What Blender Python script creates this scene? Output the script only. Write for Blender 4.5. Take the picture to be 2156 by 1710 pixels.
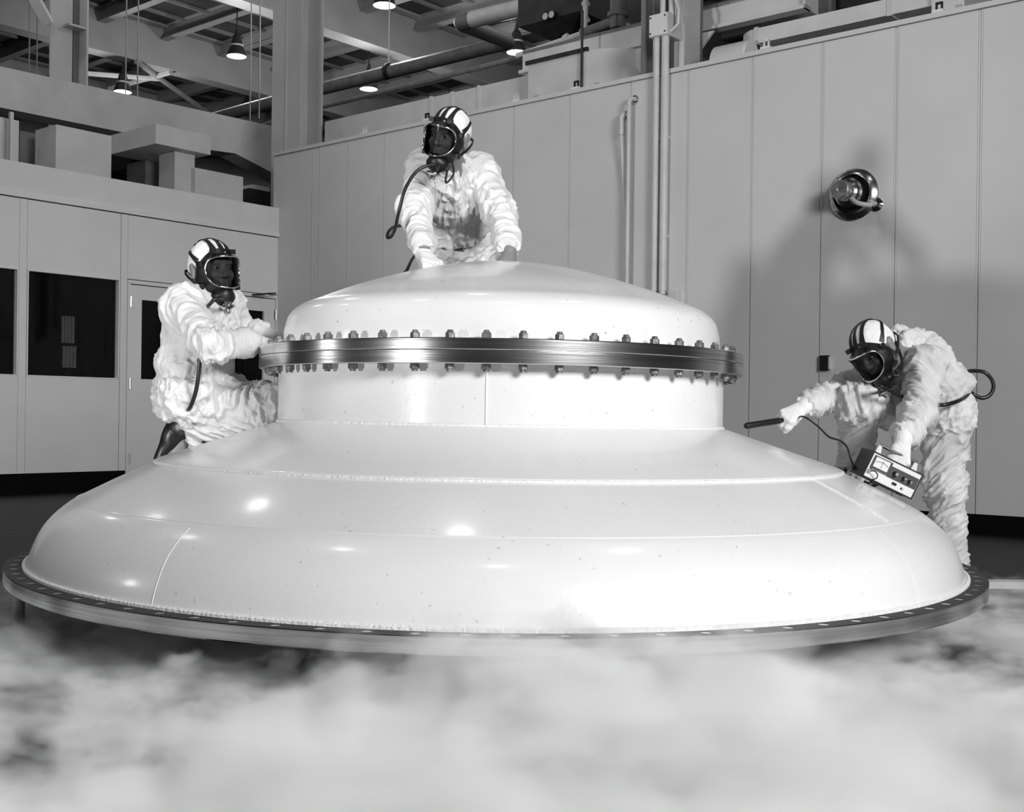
import bpy, bmesh, math, random
import numpy as np
from mathutils import Vector, Matrix
random.seed(7); np.random.seed(7)
for _o in list(bpy.data.objects): bpy.data.objects.remove(_o)
SC = bpy.context.scene
COL = SC.collection

# ------------------------------------------------------------------ camera, world, lights, exposure
FPX, YH, ROLL, HC = 2490.0, 876.0, 0.0122, 0.85
_cd = bpy.data.cameras.new('camera'); _cam = bpy.data.objects.new('camera', _cd); COL.objects.link(_cam)
_cd.sensor_width = 36.0; _cd.lens = 36.0 * FPX / 2156.0; _cd.shift_y = (YH - 855.0) / 2156.0
_cd.clip_start = 0.05; _cd.clip_end = 200
_cam.matrix_world = Matrix.Translation((0, -5, HC)) @ Matrix.Rotation(math.pi / 2, 4, 'X') @ Matrix.Rotation(ROLL, 4, 'Z')
SC.camera = _cam
SC.view_settings.view_transform = 'Standard'; SC.view_settings.look = 'None'
SC.view_settings.gamma = 1.0; SC.view_settings.use_curve_mapping = False
SC.view_settings.exposure = 0.0
_w = bpy.data.worlds.new('world'); SC.world = _w; _w.use_nodes = True
_w.node_tree.nodes['Background'].inputs[0].default_value = (0.5, 0.5, 0.5, 1)
_w.node_tree.nodes['Background'].inputs[1].default_value = 0.05
SC.cycles.max_bounces = 6; SC.cycles.diffuse_bounces = 2; SC.cycles.glossy_bounces = 3
SC.cycles.transparent_max_bounces = 12; SC.cycles.volume_bounces = 3
SC.cycles.use_denoising = True

def area_light(name, loc, target, size, energy, shape='DISK', size_y=None):
    d = bpy.data.lights.new(name, 'AREA'); d.shape = shape; d.size = size; d.energy = energy
    if size_y: d.size_y = size_y
    o = bpy.data.objects.new(name, d); COL.objects.link(o)
    v = Vector(target) - Vector(loc)
    o.matrix_world = Matrix.Translation(loc) @ v.to_track_quat('-Z', 'Y').to_matrix().to_4x4()
    return o
def point_light(name, loc, rad, energy):
    d = bpy.data.lights.new(name, 'POINT'); d.shadow_soft_size = rad; d.energy = energy
    o = bpy.data.objects.new(name, d); COL.objects.link(o); o.location = loc; return o
area_light('flood_lamp_right', (4.7, -8.0, 4.0), (-1.4, 1.4, 1.5), 3.2, 335, 'RECTANGLE', 2.0).data.spread = math.radians(105)
_sd = bpy.data.lights.new('flood_lamp_front_left', 'SPOT'); _sd.energy = 2100; _sd.spot_size = math.radians(37); _sd.spot_blend = .7; _sd.shadow_soft_size = .22
_so = bpy.data.objects.new('flood_lamp_front_left', _sd); COL.objects.link(_so)
_so.matrix_world = Matrix.Translation((-5.8, -7.35, .62)) @ (Vector((1.5, 5.8, 4.3)) - Vector((-5.8, -7.35, .62))).to_track_quat('-Z', 'Y').to_matrix().to_4x4()
area_light('flood_lamp_side_left', (-5.6, -1.3, 1.6), (0.0, 0.2, 1.1), 0.35, 8)

# ------------------------------------------------------------------ geometry helpers
def npv(*a): return np.array(a, float)
def nrm(v): v = np.asarray(v, float); return v / np.linalg.norm(v)
CAM = npv(0, -5, HC)
def at(px, py, d):
    """point at depth d (metres in front of the lens) for a place measured in the photograph"""
    xp = px + ROLL * (py - 855); yp = py - ROLL * (px - 1078)
    return CAM + npv((xp - 1078) / FPX, 1, (YH - yp) / FPX) * d
COR = npv(-2.864, 9.35, 0)
S_R = npv(.76413, -.64506, 0); N_R = npv(-.64506, -.76413, 0)
S_L = npv(-.64506, -.76413, 0); N_L = npv(.76413, -.64506, 0)
Z3 = npv(0, 0, 1)
def FR(s, t, z): return COR + S_R * s + N_R * t + Z3 * z      # hall frame along the right wall
def FL(s, t, z): return COR + S_L * s + N_L * t + Z3 * z      # hall frame along the left wall
def FW(x, y, z): return npv(x, y, z)
def wall_sz(px, py, frame, t):
    s_, n_ = (S_R, N_R) if frame is FR else (S_L, N_L)
    r = at(px, py, 1.0) - CAM; o = COR + n_ * t
    p = CAM + r * (np.dot(n_, o - CAM) / np.dot(n_, r))
    return float(np.dot(p - COR, s_)), float(p[2])

class MB:
    def __init__(self): self.v = []; self.f = []
    def add(self, vs, fs):
        n = len(self.v); self.v += [tuple(map(float, p)) for p in vs]; self.f += [tuple(i + n for i in q) for q in fs]; return self
    def box(self, fr, a0, a1, b0, b1, c0, c1):
        vs = [fr(a, b, c) for c in (c0, c1) for b in (b0, b1) for a in (a0, a1)]
        return self.add(vs, [(0, 1, 3, 2), (4, 6, 7, 5), (0, 4, 5, 1), (2, 3, 7, 6), (0, 2, 6, 4), (1, 5, 7, 3)])
    def obox(self, c, ax, ay, az, hx, hy, hz):
        c, ax, ay, az = map(lambda q: np.asarray(q, float), (c, ax, ay, az))
        return self.box(lambda a, b, d: c + ax * a + ay * b + az * d, -hx, hx, -hy, hy, -hz, hz)
    def prism(self, pts, off):
        n = len(pts); off = np.asarray(off, float)
        vs = [np.asarray(p, float) for p in pts] + [np.asarray(p, float) + off for p in pts]
        fs = [tuple(range(n)), tuple(range(2 * n - 1, n - 1, -1))] + [(i, (i + 1) % n, (i + 1) % n + n, i + n) for i in range(n)]
        return self.add(vs, fs)
    def tube(self, pts, r, n=10, closed=False, flat=None, cap=True):
        P = [np.asarray(p, float) for p in pts]; m = len(P)
        rr = r if hasattr(r, '__len__') else [r] * m
        vs = []; ref = None
        for i in range(m):
            a = P[(i - 1) % m] if (closed or i > 0) else P[i]; b = P[(i + 1) % m] if (closed or i < m - 1) else P[i]
            t = nrm(b - a)
            if ref is None:
                ref = npv(0, 0, 1) if abs(t[2]) < .9 else npv(1, 0, 0)
            u = nrm(ref - t * np.dot(ref, t)); w = np.cross(t, u); ref = u
            for k in range(n):
                q = 2 * math.pi * k / n
                vs.append(P[i] + rr[i] * (u * math.cos(q) + w * math.sin(q)))
        fs = []
        for i in range(m if closed else m - 1):
            j = (i + 1) % m
            for k in range(n): fs.append((i * n + k, i * n + (k + 1) % n, j * n + (k + 1) % n, j * n + k))
        if cap and not closed: fs += [tuple(range(n - 1, -1, -1)), tuple((m - 1) * n + k for k in range(n))]
        return self.add(vs, fs)
    def ribbon(self, pts, nrms, w, th):
        P = [np.asarray(p, float) for p in pts]; m = len(P); vs = []
        for i in range(m):
            t = nrm(P[min(i + 1, m - 1)] - P[max(i - 1, 0)]); n_ = nrm(nrms[i]); s = nrm(np.cross(t, n_))
            ww = w[i] if hasattr(w, '__len__') else w
            for (a, b) in ((-1, 0), (1, 0), (1, 1), (-1, 1)): vs.append(P[i] + s * a * ww / 2 + n_ * b * th)
        fs = []
        for i in range(m - 1):
            for k in range(4): fs.append((i * 4 + k, i * 4 + (k + 1) % 4, i * 4 + 4 + (k + 1) % 4, i * 4 + 4 + k))
        fs += [(3, 2, 1, 0), tuple((m - 1) * 4 + k for k in range(4))]
        return self.add(vs, fs)
    def lathe(self, prof, o, ax=(0, 0, 1), n=24, close=False):
        ax = nrm(ax); o = np.asarray(o, float)
        u = nrm(np.cross(ax, (0, 1, 0) if abs(ax[1]) < .9 else (1, 0, 0))); w = np.cross(ax, u)
        vs = []; fs = []; m = len(prof)
        for k in range(n):
            q = 2 * math.pi * k / n; e = u * math.cos(q) + w * math.sin(q)
            for (r, h) in prof: vs.append(o + ax * h + e * r)
        for k in range(n):
            k2 = (k + 1) % n
            for i in range(m if close else m - 1):
                j = (i + 1) % m
                fs.append((k * m + i, k2 * m + i, k2 * m + j, k * m + j))
        if not close:
            if prof[0][0] > 1e-6: fs.append(tuple(k * m for k in range(n)))
            if prof[-1][0] > 1e-6: fs.append(tuple(k * m + m - 1 for k in range(n)))
        return self.add(vs, fs)

def link_mesh(name, V, F, mat, parent=None, loc=None, smooth=False, angle=35, fix=True):
    """V in world space; the object's origin is set to loc (or its parent's place)"""
    root = parent
    base = npv(*(TL(parent) if parent is not None else (loc if loc is not None else (0, 0, 0))))
    me = bpy.data.meshes.new(name)
    V = np.asarray(V, float) - base
    me.from_pydata(V.tolist(), [], F if isinstance(F, list) else F.tolist())
    bm = bmesh.new(); bm.from_mesh(me)
    if fix:
        bmesh.ops.remove_doubles(bm, verts=bm.verts, dist=1e-6); bmesh.ops.recalc_face_normals(bm, faces=bm.faces)
        bm.to_mesh(me)
    bm.free()
    if smooth:
        me.polygons.foreach_set('use_smooth', [True] * len(me.polygons))
        if angle < 180: me.set_sharp_from_angle(angle=math.radians(angle))
    me.materials.append(mat)
    o = bpy.data.objects.new(name, me); COL.objects.link(o)
    if parent is not None: o.parent = parent
    else: o.location = base
    return o
_TL = {}
def TL(o): return _TL[o.name] if o.name in _TL else (TL(o.parent) if o.parent else tuple(o.location))
def obj(name, mb, mat, parent=None, loc=None, smooth=False, angle=35):
    return link_mesh(name, mb.v, mb.f, mat, parent, loc, smooth, angle)
def tag(o, label=None, cat=None, group=None, kind=None):
    if label: o['label'] = label
    if cat: o['category'] = cat
    if group: o['group'] = group
    if kind: o['kind'] = kind
    return o
def empty(name, loc):
    o = bpy.data.objects.new(name, None); COL.objects.link(o); o.location = tuple(map(float, loc)); o.empty_display_size = .1
    _TL[o.name] = tuple(map(float, loc)); return o
def thing(name, label, cat, loc, group=None): return tag(empty(name, loc), label, cat, group)
def single(name, mb, mat, label, cat, loc, group=None, smooth=False, angle=35):
    return tag(obj(name, mb, mat, None, loc, smooth, angle), label, cat, group)
def struct(name, mb, mat, loc=(0, 0, 0), smooth=False): return tag(obj(name, mb, mat, None, loc, smooth), kind='structure')
def spl(pts, n=8):
    """Catmull-Rom through points"""
    P = [np.asarray(p, float) for p in pts]; Q = [2 * P[0] - P[1]] + P + [2 * P[-1] - P[-2]]; out = []
    for i in range(1, len(Q) - 2):
        for k in range(n):
            t = k / n
            out.append(.5 * ((2 * Q[i]) + (-Q[i - 1] + Q[i + 1]) * t + (2 * Q[i - 1] - 5 * Q[i] + 4 * Q[i + 1] - Q[i + 2]) * t * t + (-Q[i - 1] + 3 * Q[i] - 3 * Q[i + 1] + Q[i + 2]) * t ** 3))
    out.append(P[-1]); return out

# ------------------------------------------------------------------ materials (black and white photograph: greys only)
def mat(name, g, rough=.6, metal=0., nscale=6., namt=.12, bump=0., bscale=40., spec=.5, stretch=(1, 1, 1), coat=0., specks=0., detail=3., ridged=False):
    m = bpy.data.materials.new(name); m.use_nodes = True; nt = m.node_tree; N = nt.nodes; L = nt.links
    b = N['Principled BSDF']; b.inputs['Roughness'].default_value = rough; b.inputs['Metallic'].default_value = metal
    b.inputs['Specular IOR Level'].default_value = spec
    if coat: b.inputs['Coat Weight'].default_value = coat; b.inputs['Coat Roughness'].default_value = .12
    tc = N.new('ShaderNodeTexCoord'); mp = N.new('ShaderNodeMapping'); mp.inputs['Scale'].default_value = stretch
    L.new(tc.outputs['Object'], mp.inputs['Vector'])
    nz = N.new('ShaderNodeTexNoise'); nz.inputs['Scale'].default_value = nscale; nz.inputs['Detail'].default_value = detail
    L.new(mp.outputs['Vector'], nz.inputs['Vector'])
    cr = N.new('ShaderNodeMapRange'); cr.inputs['From Min'].default_value = .3; cr.inputs['From Max'].default_value = .7
    cr.inputs['To Min'].default_value = g * (1 - namt); cr.inputs['To Max'].default_value = min(1, g * (1 + namt))
    L.new(nz.outputs['Fac'], cr.inputs['Value'])
    out = cr.outputs['Result']
    if specks:
        n2 = N.new('ShaderNodeTexNoise'); n2.inputs['Scale'].default_value = 55; n2.inputs['Detail'].default_value = 1
        L.new(tc.outputs['Object'], n2.inputs['Vector'])
        r2 = N.new('ShaderNodeMapRange'); r2.inputs['From Min'].default_value = .74; r2.inputs['From Max'].default_value = .78
        r2.inputs['To Min'].default_value = 1; r2.inputs['To Max'].default_value = 1 - specks
        L.new(n2.outputs['Fac'], r2.inputs['Value'])
        mu = N.new('ShaderNodeMath'); mu.operation = 'MULTIPLY'; L.new(out, mu.inputs[0]); L.new(r2.outputs['Result'], mu.inputs[1]); out = mu.outputs[0]
    cc = N.new('ShaderNodeCombineColor')
    for i in range(3): L.new(out, cc.inputs[i])
    L.new(cc.outputs['Color'], b.inputs['Base Color'])
    if bump:
        n3 = N.new('ShaderNodeTexNoise'); n3.inputs['Scale'].default_value = bscale; n3.inputs['Detail'].default_value = 3
        if ridged: n3.noise_type = 'RIDGED_MULTIFRACTAL'; n3.normalize = True; n3.inputs['Distortion'].default_value = .6
        L.new(mp.outputs['Vector'], n3.inputs['Vector'])
        bp = N.new('ShaderNodeBump'); bp.inputs['Strength'].default_value = bump; bp.inputs['Distance'].default_value = .03 if ridged else .01
        L.new(n3.outputs['Fac'], bp.inputs['Height']); L.new(bp.outputs['Normal'], b.inputs['Normal'])
    return m
def emit(name, s):
    m = bpy.data.materials.new(name); m.use_nodes = True; N = m.node_tree.nodes
    b = N['Principled BSDF']; b.inputs['Emission Color'].default_value = (1, 1, 1, 1); b.inputs['Emission Strength'].default_value = s
    return m
def glass(name, tint, gloss_rough=.03, ior=1.45):
    m = bpy.data.materials.new(name); m.use_nodes = True; nt = m.node_tree; N = nt.nodes; L = nt.links
    N.remove(N['Principled BSDF'])
    t = N.new('ShaderNodeBsdfTransparent'); t.inputs[0].default_value = (tint, tint, tint, 1)
    g = N.new('ShaderNodeBsdfGlossy'); g.inputs['Roughness'].default_value = gloss_rough
    f = N.new('ShaderNodeFresnel'); f.inputs['IOR'].default_value = ior
    mx = N.new('ShaderNodeMixShader'); L.new(f.outputs[0], mx.inputs[0]); L.new(t.outputs[0], mx.inputs[1]); L.new(g.outputs[0], mx.inputs[2])
    L.new(mx.outputs[0], N['Material Output'].inputs['Surface']); return m
M = dict(
    paint=mat('white_gloss_paint', .80, .30, nscale=2.2, namt=.03, bump=.05, bscale=70, coat=.35, specks=.25),
    dome=mat('white_dome_paint', .80, .32, nscale=2.2, namt=.04, bump=.06, bscale=70, coat=.5, specks=.55),
    weld=mat('white_weld_bead', .86, .4, nscale=60, namt=.06, bump=.5, bscale=90),
    steel=mat('machined_steel', .60, .20, 1., nscale=1.2, namt=.25, bump=.03, bscale=3, stretch=(1, 1, 60)),
    ringtop=mat('dark_oxide_flange_face', .022, .65, 0., nscale=14, namt=.6, bump=.2, bscale=60),
    nut=mat('zinc_nut', .18, .5, .6, nscale=45, namt=.5, bump=.25, bscale=80),
    wallr=mat('painted_wall_panel', .64, .55, nscale=1.3, namt=.04),
    joint=mat('panel_joint', .54, .5, nscale=3, namt=.05),
    walll=mat('light_partition_panel', .80, .5, nscale=1.5, namt=.04),
    fascia=mat('white_fascia', .76, .6, nscale=2, namt=.05),
    black=mat('black_base_paint', .003, .7, nscale=3, namt=.3, spec=.1),
    floor=mat('dark_hall_floor', .006, .5, spec=.25, nscale=2.5, namt=.6, bump=.06, bscale=12, stretch=(.5, 3, 1)),
    deck=mat('dark_roof_deck', .035, .8, nscale=1.5, namt=.3),
    girder=mat('grey_painted_steel', .25, .6, nscale=1.2, namt=.1),
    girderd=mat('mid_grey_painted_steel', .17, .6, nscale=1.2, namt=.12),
    column=mat('grey_column_paint', .6, .5, nscale=1.2, namt=.1),
    pipe=mat('grey_pipe_lagging', .17, .6, nscale=8, namt=.2, bump=.1, bscale=30),
    lpipe=mat('light_painted_pipe', .60, .4, nscale=6, namt=.08),
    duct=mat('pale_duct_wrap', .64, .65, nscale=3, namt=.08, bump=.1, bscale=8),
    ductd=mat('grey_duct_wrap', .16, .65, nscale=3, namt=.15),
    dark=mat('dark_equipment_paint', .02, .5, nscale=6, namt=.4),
    chrome=mat('polished_steel', .75, .10, 1., nscale=5, namt=.08),
    brushed=mat('brushed_steel', .55, .22, 1., nscale=4, namt=.2, stretch=(1, 1, 30)),
    knob=mat('turned_steel', .7, .38, 1., nscale=6, namt=.2, stretch=(1, 1, 8)),
    suit=mat('white_paper_coverall', .67, .75, nscale=5, namt=.06, bump=.9, bscale=7, spec=.2, ridged=True),
    suitd=mat('worn_white_coverall', .65, .75, nscale=6, namt=.14, bump=1., bscale=7, spec=.2, ridged=True),
    cap=mat('white_cotton_cap', .84, .85, nscale=9, namt=.05, bump=.3, bscale=50, spec=.2),
    glove=mat('white_cotton_glove', .82, .9, nscale=20, namt=.06, bump=.3, bscale=120, spec=.2),
    rubber=mat('black_rubber', .005, .45, nscale=10, namt=.3),
    strap=mat('black_rubber_strap', .008, .5, nscale=20, namt=.3),
    hose=mat('black_air_hose', .012, .33, nscale=10, namt=.3),
    skin=mat('skin_grey', .20, .5, nscale=20, namt=.12, bump=.1, bscale=150),
    eye=mat('eye_white', .24, .2, nscale=3, namt=.05), iris=mat('eye_iris', .01, .2),
    lip=mat('lip_grey', .14, .5), boot=mat('black_leather_boot', .010, .35, nscale=15, namt=.4, bump=.15, bscale=60),
    cuff=mat('grey_cuff_band', .12, .7),
    face=mat('meter_face_white', .80, .35, namt=.02), case=mat('meter_black_case', .012, .4), panel=mat('meter_dark_panel', .07, .4),
    mark=mat('white_marking', .8, .5), ink=mat('black_ink', .01, .5),
    lampshade=mat('dark_enamel_shade', .03, .3), lampwhite=emit('lamp_glow', 14.0),
    interior=mat('dark_room_interior', .006, .9, spec=.1), interior2=mat('grey_cabinet_interior', .015, .5), stripe=mat('white_louvre', .9, .5),
    pane=glass('window_glass', .6, .03, 1.25), lens=glass('mask_lens_glass', .40, .08, 1.18),
    plate=mat('black_switch_plate', .012, .3), curb=mat('white_kerb_paint', .6, .6, nscale=8, namt=.1),
    wood=mat('pale_leg_paint', .55, .6),
)

# ------------------------------------------------------------------ floor and hall shell
struct('floor', MB().box(FW, -22, 22, -12, 30, -.3, 0), M['floor'])
# right wall: backing, panels, joint strips, cap, base
WH, SR1 = 4.02, 17.4
wr = struct('wall_right', MB().box(FR, 0, SR1, -.12, -.045, 0, WH - .03), M['joint'], FR(0, 0, 0)); _TL[wr.name] = tuple(FR(0, 0, 0))
joints = [.62, .745, 1.24, 1.842, 2.47, 3.09, 3.726, 4.44, 5.155, 5.776, 6.421, 7.068, 7.70, 8.352, 9.0, 9.65, 10.3, 10.95, 11.6, 12.25, 12.9, 13.55, 14.2, 14.85, 15.5, 16.15, 16.8]
edges = [0.0] + joints + [SR1]
for i in range(len(edges) - 1):
    a, b = edges[i] + (.018 if i else 0), edges[i + 1] - .018
    obj('wall_panel', MB().box(FR, a, b, -.05, 0, .15, WH - .045), M['wallr'], wr)
for j in joints:
    m = MB().box(FR, j - .0165, j + .004, -.05, -.006, .15, WH - .045); m.box(FR, j + .006, j + .0165, -.05, .004, .15, WH - .045)
    obj('joint_strip', m, M['wallr'], wr)
obj('end_return', MB().box(FR, -.10, 0, -.5, 0, .0, WH - .045), M['wallr'], wr)
tr = struct('trim_1', MB().box(FR, -.1, SR1, -.14, .02, WH - .04, WH), M['wallr'], FR(0, 0, 0))
struct('baseboard_right', MB().box(FR, 0, SR1, -.05, .006, 0, .15), M['black'], FR(0, 0, 0))
# left partition wall
wl = struct('wall_left', MB().box(FL, -.02, 6.2, -.14, -.05, 2.30, 2.98), M['joint'], FL(0, 0, 0)); _TL[wl.name] = tuple(FL(0, 0, 0))
def lpan(a, b, z0, z1, t0=-.06, t1=0): obj('wall_panel', MB().box(FL, a, b, t0, t1, z0, z1), M['walll'], wl)
lpan(0, 2.034, 2.285, 2.975); lpan(2.124, 3.168, 2.272, 2.975); lpan(3.254, 4.30, 2.272, 2.975); lpan(4.39, 5.43, .21, 2.975)
lpan(2.124, 3.168, .21, 1.192); lpan(3.254, 4.30, .21, 1.192)
for a in (2.040, 3.174, 4.306, 5.44): obj('mullion', MB().box(FL, a, a + .078, -.10, .004, .21, 2.975), M['walll'], wl)
for (a, b) in ((2.04, 6.2),): struct('baseboard_left', MB().box(FL, a, b, -.06, .004, 0, .21), M['black'], FL(2, 0, 0))
hd = struct('trim_2', MB().box(FL, 0, 6.2, -.10, .012, 2.985, 3.335), M['fascia'], FL(0, 0, 0))
struct('trim_3', MB().box(FL, 0, 6.2, .0, .022, 2.985, 3.04), M['walll'], FL(0, 0, 0))
struct('trim_4', MB().box(FL, -.02, 6.2, -2.6, -.10, 3.10, 3.20), M['ductd'], FL(0, 0, 0))
for n_, (a, b) in enumerate(((2.138, 3.156), (3.268, 4.29))):
    w = tag(empty('window_%d' % (n_ + 1), FL((a + b) / 2, 0, 1.2)), kind='structure')
    m = MB(); 
    for (q0, q1, z0, z1) in ((a - .012, b + .012, 1.19, 1.205), (a - .012, b + .012, 2.257, 2.272), (a - .012, a + .004, 1.2, 2.26), (b - .004, b + .012, 1.2, 2.26)):
        m.box(FL, q0, q1, -.075, .006, z0, z1)
    obj('window_frame', m, M['walll'], w)
    obj('pane', MB().box(FL, a, b, -.055, -.049, 1.2, 2.26), M['pane'], w)
# room behind the windows
rm = struct('wall_back_room', MB().box(FL, -.3, 6.2, -2.65, -2.58, 0, 3.1).box(FL, -.4, -.3, -2.6, -.1, 0, 3.1).box(FL, 6.2, 6.3, -2.6, -.1, 0, 3.1), M['interior'], FL(3, -2.6, 0))
for (s, t, z, w_, h_, lab) in ((2.22, -.9, 1.755, .16, .30, 'pale slatted panel inside the dark window, upper of two'), (2.20, -.9, 1.45, .17, .24, 'pale slatted panel inside the dark window, lower of two')):
    lv = thing('louvre_panel', lab, 'panel', FL(s, t, z), 'slatted panels behind the window')
    obj('backing', MB().box(FL, s - w_ / 2, s + w_ / 2, t - .02, t, z - h_ / 2, z + h_ / 2), M['interior2'], lv)
    for k in range(4): obj('slat', MB().box(FL, s - w_ / 2 + k * w_ / 4 + .004, s - w_ / 2 + (k + 1) * w_ / 4 - .004, t, t + .012, z - h_ / 2, z + h_ / 2), M['stripe'], lv)
    obj('mounting_post', MB().box(FL, s - .02, s + .02, t - .06, t - .02, 0 if 'lower' in lab else z - .12, z), M['interior2'], lv)
cb = thing('filing_cabinet', 'dim grey cabinet standing inside the room behind the window', 'cabinet', FL(2.75, -1.4, 0))
obj('body', MB().box(FL, 2.62, 2.9, -1.7, -1.4, 0, 1.62), M['interior2'], cb)
for k in range(3): obj('drawer', MB().box(FL, 2.63, 2.89, -1.4, -1.385, .1 + k * .5, .57 + k * .5), M['interior2'], cb)
# doors
dr = struct('trim_5', MB().box(FL, 0, 2.034, -.08, .008, 2.235, 2.275).box(FL, 2.002, 2.034, -.08, .008, 0, 2.24).box(FL, -.0, .026, -.08, .008, 0, 2.24), M['walll'], FL(1, 0, 0))
for n_, (a, b, w0, w1, hs) in enumerate(((1.028, 1.996, 1.165, 1.866, 1.999), (.032, 1.022, .186, .86, .029))):
    d = tag(empty('door_%d' % (n_ + 1), FL((a + b) / 2, 0, 0)), kind='structure')
    m = MB()
    for (q0, q1, z0, z1) in ((a, w0, .01, 2.225), (w1, b, .01, 2.225), (w0, w1, .01, 1.195), (w0, w1, 2.08, 2.225)): m.box(FL, q0, q1, -.05, -.004, z0, z1)
    obj('leaf', m, M['walll'], d)
    m = MB()
    for (q0, q1, z0, z1) in ((w0, w1, 1.195, 1.205), (w0, w1, 2.07, 2.08), (w0, w0 + .01, 1.2, 2.075), (w1 - .01, w1, 1.2, 2.075)): m.box(FL, q0, q1, -.04, .0, z0, z1)
    obj('window_frame', m, M['walll'], d)
    obj('pane', MB().box(FL, w0 + .005, w1 - .005, -.03, -.025, 1.2, 2.075), M['pane'], d)
    for z in (2.04, 1.15, .34):
        m = MB(); m.lathe([(.011, -.058), (.011, .058)], FL(hs, .014, z), n=8); m.box(FL, hs - .02, hs + .02, -.003, .006, z - .05, z + .05)
        obj('hinge', m, M['brushed'], d)
    if n_ == 1:
        m = MB(); m.box(FL, .22, .40, .0, .04, 2.235, 2.262); obj('door_closer', m, M['brushed'], d)
        obj('closer_arm', MB().tube([FL(.40, .03, 2.25), FL(.25, .20, 2.27), FL(.12, .12, 2.285)], .010, 6), M['dark'], d)
    else:
        obj('door_handle', MB().tube([FL(1.06, 0, 1.02), FL(1.06, .05, 1.02), FL(1.16, .05, 1.02)], .010, 6), M['brushed'], d)

# ------------------------------------------------------------------ roof: deck, girders, beams, ribs
ce = struct('ceiling', MB().box(FR, -34, 16, -24, 16, 9.92, 10.1), M['deck'], FR(-8, 0, 9.92)); _TL[ce.name] = tuple(FR(-8, 0, 9.92))
def ibeam(fr, a0, a1, b, z0, z1, bf, tf, tw, along='a'):
    m = MB()
    def bx(b0, b1, c0, c1):
        if along == 'a': m.box(fr, a0, a1, b0, b1, c0, c1)
        else: m.box(fr, b0, b1, a0, a1, c0, c1)
    bx(b - bf / 2, b + bf / 2, z0, z0 + tf); bx(b - bf / 2, b + bf / 2, z1 - tf, z1); bx(b - tw / 2, b + tw / 2, z0 + tf, z1 - tf)
    return m
GS = (-12.9, -7.75, -2.6, -18.1, -23.3, -28.5)
# FR(s,t,z): girders run along t, beams along s
for g in GS: obj('roof_girder', ibeam(FR, -22, 10, g, 8.9, 9.92, .42, .045, .03, 'b'), M['girder'], ce)
gs = sorted(GS)
for k in range(-2, 10):
    t = -5.2 - 1.61 * k
    for a, b in list(zip(gs[:-1], gs[1:])) + [(-2.6, 3.0)]:
        obj('roof_beam', ibeam(FR, a + .02, b - .02, t, 9.60, 9.92, .20, .02, .016, 'a'), M['girder'], ce)
for s in np.arange(-27.5, 1, .86):
    obj('deck_rib', MB().box(FR, s - .05, s + .05, -21, 3, 9.86, 9.92), M['girderd'], ce)
# diagonal bracing under the roof at the far left
def on_z(px, py, z):
    r = at(px, py, 1.0) - CAM; return CAM + r * ((z - HC) / r[2])
for (p, q) in (((287, 130), (440, 240)), ((168, 153), (335, 166)), ((230, 187), (360, 152))):
    obj('roof_brace', MB().tube([on_z(p[0], p[1], 8.86), on_z(q[0], q[1], 8.86)], .065, 6), M['girder'], ce)
# ------------------------------------------------------------------ steel columns
def column(name, label, fr, s0, s1, t, z0, z1, m_):
    c = thing(name, label, 'column', fr((s0 + s1) / 2, t, z0)); w = s1 - s0
    obj('front_flange', MB().box(fr, s0, s1, t - .03, t, z0, z1), m_, c)
    obj('web', MB().box(fr, (s0 + s1) / 2 - .012, (s0 + s1) / 2 + .012, t - .34, t - .03, z0, z1), m_, c)
    obj('rear_flange', MB().box(fr, s0, s1, t - .37, t - .34, z0, z1), m_, c)
    return c
s0, _ = wall_sz(573, 150, FR, -.55); s1, _ = wall_sz(633, 150, FR, -.55)
c = column('steel_column', 'tall grey steel column rising behind the corner of the panelled wall', FR, s0, s1, -.55, 0, 9.9, M['column'])
obj('cover_strip', MB().box(FR, (s0 + s1) / 2 - .006, (s0 + s1) / 2 + .02, -.55, -.535, 0, 9.9), M['column'], c)
s0, _ = wall_sz(106, 80, FL, -4.6); s1, _ = wall_sz(171, 80, FL, -4.6)
s0, s1 = min(s0, s1), max(s0, s1)
c = tag(empty('steel_column', FL((s0 + s1) / 2, -4.6, 0)), 'grey steel column above the pale bulkhead at the upper left', 'column')
obj('front_flange', MB().box(FL, s0 + .12, s1, -4.63, -4.6, 0, 9.9), M['column'], c)
obj('side_flange', MB().box(FL, s0, s0 + .03, -4.75, -4.40, 0, 9.9), M['column'], c)
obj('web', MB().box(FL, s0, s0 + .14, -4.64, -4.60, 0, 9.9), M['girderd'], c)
z_ = wall_sz(130, 57, FL, -4.6)[1]
obj('stiffener_plate', MB().box(FL, s0 + .02, s0 + .3, -4.6, -4.42, z_, z_ + .03), M['column'], c)
a_, b_ = wall_sz(102, 50, FL, -4.45), wall_sz(60, -25, FL, -4.45)
obj('knee_brace', MB().tube([FL(a_[0], -4.45, a_[1]), FL(b_[0], -4.45, b_[1])], .10, 4), M['column'], c)

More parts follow.
